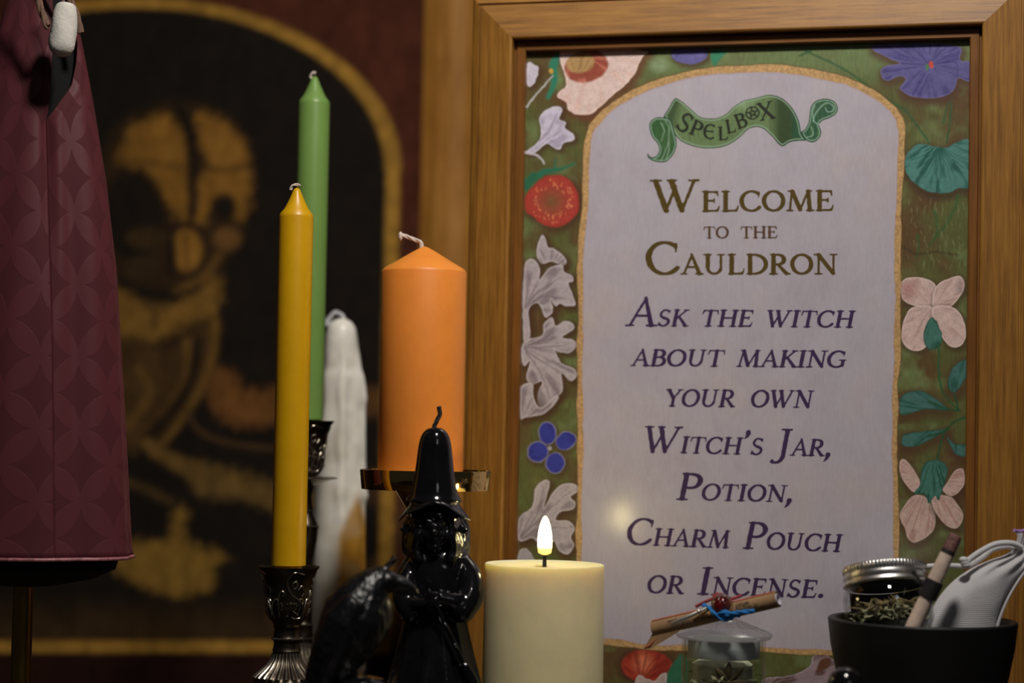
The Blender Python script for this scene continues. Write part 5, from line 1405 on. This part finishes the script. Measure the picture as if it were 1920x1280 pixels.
# drawstring pouch
yq = y - .006
Kq = pxr(1, yq)
pc = P(1800, 1210, yq)
pouch = thing('drawstring_pouch', 'grey white cotton drawstring pouch leaning out of the black bowl', 'pouch', pc)
cm, nt, b = new_mat('natural_cotton')
setp(b, Roughness=.9); b.inputs['Sheen Weight'].default_value = .3
uvn = N(nt, 'ShaderNodeUVMap')
wv = []
for dirn in ('X', 'Y'):
    w_ = N(nt, 'ShaderNodeTexWave', bands_direction=dirn); w_.inputs['Scale'].default_value = 9; w_.inputs['Distortion'].default_value = 1.2; w_.inputs['Detail'].default_value = 2; w_.inputs['Detail Scale'].default_value = 2
    nt.links.new(uvn.outputs[0], w_.inputs['Vector']); wv.append(w_)
mm_ = N(nt, 'ShaderNodeMath', operation='ADD'); nt.links.new(wv[0].outputs['Fac'], mm_.inputs[0]); nt.links.new(wv[1].outputs['Fac'], mm_.inputs[1])
rr_ = ramp(nt, [(0.1, lin(196, 194, 198)), (.9, lin(226, 224, 228))])
nt.links.new(noise(nt, coords(nt), 60, 5), rr_.inputs[0])
nt.links.new(rr_.outputs[0], b.inputs['Base Color']); bump(nt, b, mm_.outputs[0], .45, .0005)
M['cotton'] = cm
# loft: rows run from the bottom (in the bowl) to the gathered neck, given by left and right outline points
rowsL = [(1752, 1252), (1735, 1215), (1737, 1172), (1755, 1130), (1785, 1093), (1822, 1066), (1858, 1050), (1886, 1040), (1902, 1026), (1908, 1012), (1908, 996)]
rowsR = [(1838, 1262), (1862, 1222), (1868, 1172), (1884, 1128), (1904, 1092), (1924, 1064), (1934, 1050), (1932, 1040), (1926, 1033), (1936, 1026), (1950, 1014)]
thk = [14, 26, 33, 35, 34, 31, 25, 17, 11, 13, 16]
nn_ = 60; V = []; uv_ = []
Lc = catmull([(a, b_, 0) for a, b_ in rowsL], 5); Rc = catmull([(a, b_, 0) for a, b_ in rowsR], 5)
for i, (l, r_) in enumerate(zip(Lc, Rc)):
    th = float(np.interp(i / 5, range(len(thk)), thk)) * Kq
    c = (l + r_) / 2; hx = (r_ - l) / 2
    gq = min(1, max(0, (i / 5 - 4.2) / 3.2))
    for k in range(nn_):
        a = 2 * math.pi * k / nn_
        w_ = 1 + gq * .07 * math.cos(a * 9) + .02 * (1 - gq) * math.sin(a * 3 + i * .2)
        p = c + hx * (math.copysign(abs(math.cos(a)) ** .9, math.cos(a)) * w_)
        q = P(p.x, p.y, yq) - pc
        q.y += -th * math.sin(a) * (w_ + gq * .35 * math.cos(a * 9)) * (1 + .025 * math.sin(a * 4 + i * .35) * (1 - gq))
        V.append(q); uv_.append((k / nn_ * 6, i / len(Lc) * 4))
nr = len(Lc)
Fc = [(i * nn_ + k, (i + 1) * nn_ + k, (i + 1) * nn_ + (k + 1) % nn_, i * nn_ + (k + 1) % nn_) for i in range(nr - 1) for k in range(nn_)] + [tuple(range(nn_)), tuple((nr - 1) * nn_ + k for k in range(nn_))[::-1]]
po = mesh_obj('cloth_bag', V, Fc, cm, pouch, True, None)
bm = bmesh.new(); bm.from_mesh(po.data); bmesh.ops.recalc_face_normals(bm, faces=bm.faces); bm.to_mesh(po.data); bm.free()
ul = po.data.uv_layers.new(name='UVMap')
for lp_ in po.data.loops: ul.data[lp_.index].uv = uv_[lp_.vertex_index]
sd = MB()
for off in (0, 3.4):
    path = catmull([P(a - 4 + off * 1.6, b_, yq) - pc + Vector((0, -.0015 - .006 * (1 - off / 4), 0)) for a, b_ in rowsR[1:9]], 5)
    sd.tube(path, 2.1 * Kq, 8)
sd.build('side_seam', cm, pouch)
qp = lambda px, py, d=0.0: P(px, py, yq + d) - pc
def dstring(p_, r_): return MB().tube(catmull(p_, 8), r_, 12).build('drawstring', M['white_string'], pouch)
dstring([qp(1916, 1026, -.006), qp(1896, 1018, -.008), qp(1866, 1020, -.008), qp(1838, 1034, -.009), qp(1818, 1048, -.010), qp(1809, 1056, -.011)], 5.4 * Kq)
dstring([qp(1915, 1030, -.002), qp(1890, 1024, .000), qp(1862, 1030, .002), qp(1840, 1046, .003), qp(1815, 1060, .006), qp(1786, 1060, .010), qp(1758, 1060, .012), qp(1736, 1062, .012), qp(1726, 1066, .012)], 4.8 * Kq)
kn = MB()
for k in range(3): kn.ball(qp(1809 + (k - 1) * 2, 1054 + (k - 1) * 5, -.011), (9 * Kq, 8 * Kq, 6 * Kq), 12, 8)
kn.build('drawstring_knot', M['white_string'], pouch)
M['purple_cord'] = simple('lilac_thread', lin(176, 136, 204), .7, bstr=.4, bscale=900)
wick(pouch, [qp(1901, 994, -.010), qp(1912, 996, -.008), qp(1926, 994, -.004), qp(1936, 1004, .004), qp(1930, 1012, .012)], 3.0 * Kq, M['purple_cord'], 3, 'lilac_thread')

# ------------------------------------------------------------------ small glossy black candle at the foot of the bowl
y = 1.145
K = pxr(1, y)
kb = P(1586, 1262, y)
bc = thing('round_top_candle', 'small glossy black round-topped candle in front of the black bowl', 'candle', (kb.x, y, 0))
zt_ = P(1580, 1250, y).z
MB().lathe([(40 * K, 0), (42 * K, .002), (36 * K, .010), (24 * K, .028), (22 * K, .04), (30 * K, zt_ - .024), (35 * K, zt_ - .016), (34 * K, zt_ - .009), (27 * K, zt_ - .0035), (14 * K, zt_ - .0006), (.0005, zt_)], 48).build('wax_body', M['black_wax'], bc, angle=60)
MB().tube([(0, 0, zt_ - .001), (.0003, 0, zt_ + .0008)], .0008, 8).build('wick_stub', M['black_string'], bc)

# ------------------------------------------------------------------ brocade cape on a brass stand
y = 1.31
K = pxr(1, y)
sb_ = P(41, 1200, y); Sb = Vector((sb_.x, y, 0))
stand = thing('display_stand', 'slim brass display stand with black form under the burgundy cape', 'stand', Sb)
zc = lambda py: P(41, py, y).z
MB().lathe([(.055, 0), (.055, .004), (.05, .007), (.016, .011), (.0072, .016), (.0066, .02), (.0066, zc(1075))], 40).build('pole', M['old_brass'], stand)
MB().lathe([(.004, zc(1100)), (60 * K, zc(1096)), (130 * K, zc(1082)), (170 * K, zc(1064)), (174 * K, zc(1050)), (150 * K, zc(800)), (100 * K, zc(300)), (66 * K, zc(100)), (48 * K, zc(0)), (38 * K, zc(-60)), (20 * K, zc(-100))], 64, axis=Matrix.Diagonal((1, .62, 1, 1))).build('black_form', M['black_cloth'], stand)
bm_, nt, b = new_mat('burgundy_brocade')
setp(b, Roughness=.7); b.inputs['Specular IOR Level'].default_value = .25; b.inputs['Sheen Weight'].default_value = .15; b.inputs['Sheen Tint'].default_value = lin(190, 110, 120)
uvn = N(nt, 'ShaderNodeUVMap')
frc = N(nt, 'ShaderNodeVectorMath', operation='FRACTION'); nt.links.new(uvn.outputs[0], frc.inputs[0])
tot = None
for cxy in ((0, 0, 0), (1, 0, 0), (0, 1, 0), (1, 1, 0)):
    dn = N(nt, 'ShaderNodeVectorMath', operation='DISTANCE'); dn.inputs[1].default_value = cxy
    nt.links.new(frc.outputs[0], dn.inputs[0])
    ls = N(nt, 'ShaderNodeMapRange'); ls.inputs['From Min'].default_value = .735; ls.inputs['From Max'].default_value = .695
    nt.links.new(dn.outputs['Value'], ls.inputs['Value'])
    if tot is None: tot = ls.outputs[0]
    else:
        a_ = N(nt, 'ShaderNodeMath', operation='ADD'); nt.links.new(tot, a_.inputs[0]); nt.links.new(ls.outputs[0], a_.inputs[1]); tot = a_.outputs[0]
pet = N(nt, 'ShaderNodeMapRange'); pet.inputs['From Min'].default_value = 1.2; pet.inputs['From Max'].default_value = 1.8; nt.links.new(tot, pet.inputs['Value'])
thr = N(nt, 'ShaderNodeMath', operation='MULTIPLY_ADD'); thr.inputs[1].default_value = .35
fine = noise(nt, coords(nt, (700, 700, 1600)), 1.0, 3)
nt.links.new(fine, thr.inputs[0]); nt.links.new(pet.outputs[0], thr.inputs[2])
rr_ = ramp(nt, [(.12, lin(80, 34, 40)), (1.0, lin(92, 43, 50))]); rr_.color_ramp.elements[0].position = .1
nt.links.new(thr.outputs[0], rr_.inputs[0]); nt.links.new(rr_.outputs[0], b.inputs['Base Color'])
ro_ = N(nt, 'ShaderNodeMapRange'); ro_.inputs['To Min'].default_value = .78; ro_.inputs['To Max'].default_value = .55; nt.links.new(pet.outputs[0], ro_.inputs['Value']); nt.links.new(ro_.outputs[0], b.inputs['Roughness'])
bump(nt, b, thr.outputs[0], .22, .0005)
M['brocade'] = bm_
# right outline in photo pixels, hem below; two deep folds
edgeR = [(-60, 92), (0, 104), (100, 128), (200, 150), (330, 175), (500, 199), (640, 211), (820, 226), (1000, 240), (1046, 246)]
nA, nZ = 240, 80
V = []; uv_ = []
slitL = [(-60, 66), (0, 74), (60, 81), (150, 82), (232, 80)]
slitR = [(-60, 100), (0, 112), (60, 124), (110, 123), (170, 118), (232, 80)]
for i in range(nZ):
    py = -60 + (1040 + 60) * i / (nZ - 1)
    Rp = interp(edgeR, py) - 41
    up_ = 1 - i / (nZ - 1)
    if py < 232:
        g0 = math.asin(min(.97, (interp(slitL, py) - 41) / Rp)); g1 = math.asin(min(.985, (interp(slitR, py) - 41) / Rp))
    else:
        g0 = g1 = math.asin(39 / 118.) + (py - 232) * .00012
    for k in range(nA + 1):
        af = g1 + (2 * math.pi - (g1 - g0)) * k / nA            # 0 = towards the viewer, + = to the right
        a = af - math.pi / 2
        d0 = min(abs(af - g1), abs(2 * math.pi + g0 - af))      # away from the slit / fold line
        fold = .16 * math.exp(-(d0 / .10) ** 2) * max(0, min(1, (620 - py) / 380)) * (1 if py > 232 else .35)
        w2 = .05 * math.exp(-(((af - g1) - .30) / .14) ** 2) * min(1, max(0, (py - 100) / 300))
        rr = Rp * K * (1 - fold - w2 + .022 * math.sin(af * 6 + 1.2) * (1 - up_ * .5) + .010 * math.sin(af * 13 + py * .004))
        V.append((rr * math.cos(a), rr * .66 * math.sin(a), P(41, py, y).z))
        uv_.append(((af / 6.283 * 12 + i / (nZ - 1) * 11.5) * .72, (af / 6.283 * 12 - i / (nZ - 1) * 11.5) * .72))
Fc = [(i * (nA + 1) + k, (i + 1) * (nA + 1) + k, (i + 1) * (nA + 1) + k + 1, i * (nA + 1) + k + 1) for i in range(nZ - 1) for k in range(nA)]
cape = thing('brocade_cape', 'burgundy brocade cape with petal pattern hung on the brass stand', 'cape', (Sb.x, y, zc(1040)))
V = [(a, b_, c - zc(1040)) for a, b_, c in V]
cp = mesh_obj('cloth', V, [f[::-1] for f in Fc], bm_, cape, True, None)
bm = bmesh.new(); bm.from_mesh(cp.data); bmesh.ops.recalc_face_normals(bm, faces=bm.faces); bm.to_mesh(cp.data); bm.free()
ul = cp.data.uv_layers.new(name='UVMap')
for lp_ in cp.data.loops:
    u_, v_ = uv_[lp_.vertex_index]
    ul.data[lp_.index].uv = (u_, v_)
sl_ = cp.modifiers.new('thickness', 'SOLIDIFY'); sl_.thickness = .0014; sl_.offset = -1
hp = [Vector(V[(nZ - 1) * (nA + 1) + k]) for k in range(0, nA, 2)]
M['hem'] = simple('pink_burgundy_piping', lin(168, 104, 112), .45, var=.5, nscale=260, bstr=.3, bscale=400)
MB().tube(hp, 3.4 * K, 8, closed=True).build('hem_piping', M['hem'], cape)
# white cocoon-shaped ornament on a twisted brown cord in front of the pleat
yo = 1.262
M['floss'] = simple('white_floss', lin(226, 222, 214), .85, var=.06, nscale=200, bstr=.4, bscale=500)
M['twist'] = simple('brown_twisted_cord', lin(120, 92, 76), .8, var=.3, nscale=400, bstr=.5, bscale=900)
oc = P(119, 58, yo); Ko = pxr(1, yo)
orn = thing('cocoon_ornament', 'white cocoon-shaped ornament on a twisted brown cord beside the cape', 'ornament', oc)
tl = [(5, 12), (10, 18), (20, 21.5), (35, 23.5), (60, 25), (85, 25), (95, 22), (102, 16), (106, 7)]
prof = [(interp(tl, q) * Ko, P(119, q, yo).z - oc.z) for q in (106, 104, 101, 96, 90, 82, 70, 58, 46, 34, 24, 16, 10, 6)]
MB().lathe(prof, 40, mod=lambda a, r, z: r * (1 + .03 * math.sin(a * 3 + z * 300)), axis=Matrix.Rotation(math.radians(5), 4, Vector((0, 1, 0)))).build('cocoon', M['floss'], orn)
qo = lambda px, py, d=0.0: P(px, py, yo + d) - oc
wick(orn, [qo(52, -60), qo(66, -20), qo(76, 14), qo(86, 44), qo(90, 50)], 6.5 * Ko, M['twist'], 3, 'twisted_cord', 2.6)
wick(orn, [qo(90, -60, .02), qo(112, -30, .02), qo(132, 0, .02), qo(146, 36, .02), qo(151, 62, .02)], 6.5 * Ko, M['twist'], 3, 'twisted_cord', 2.6)
MB().tube([qo(112, -60), qo(118, -20), qo(119, 8)], 3 * Ko, 8).build('hanging_loop', M['twist'], orn)
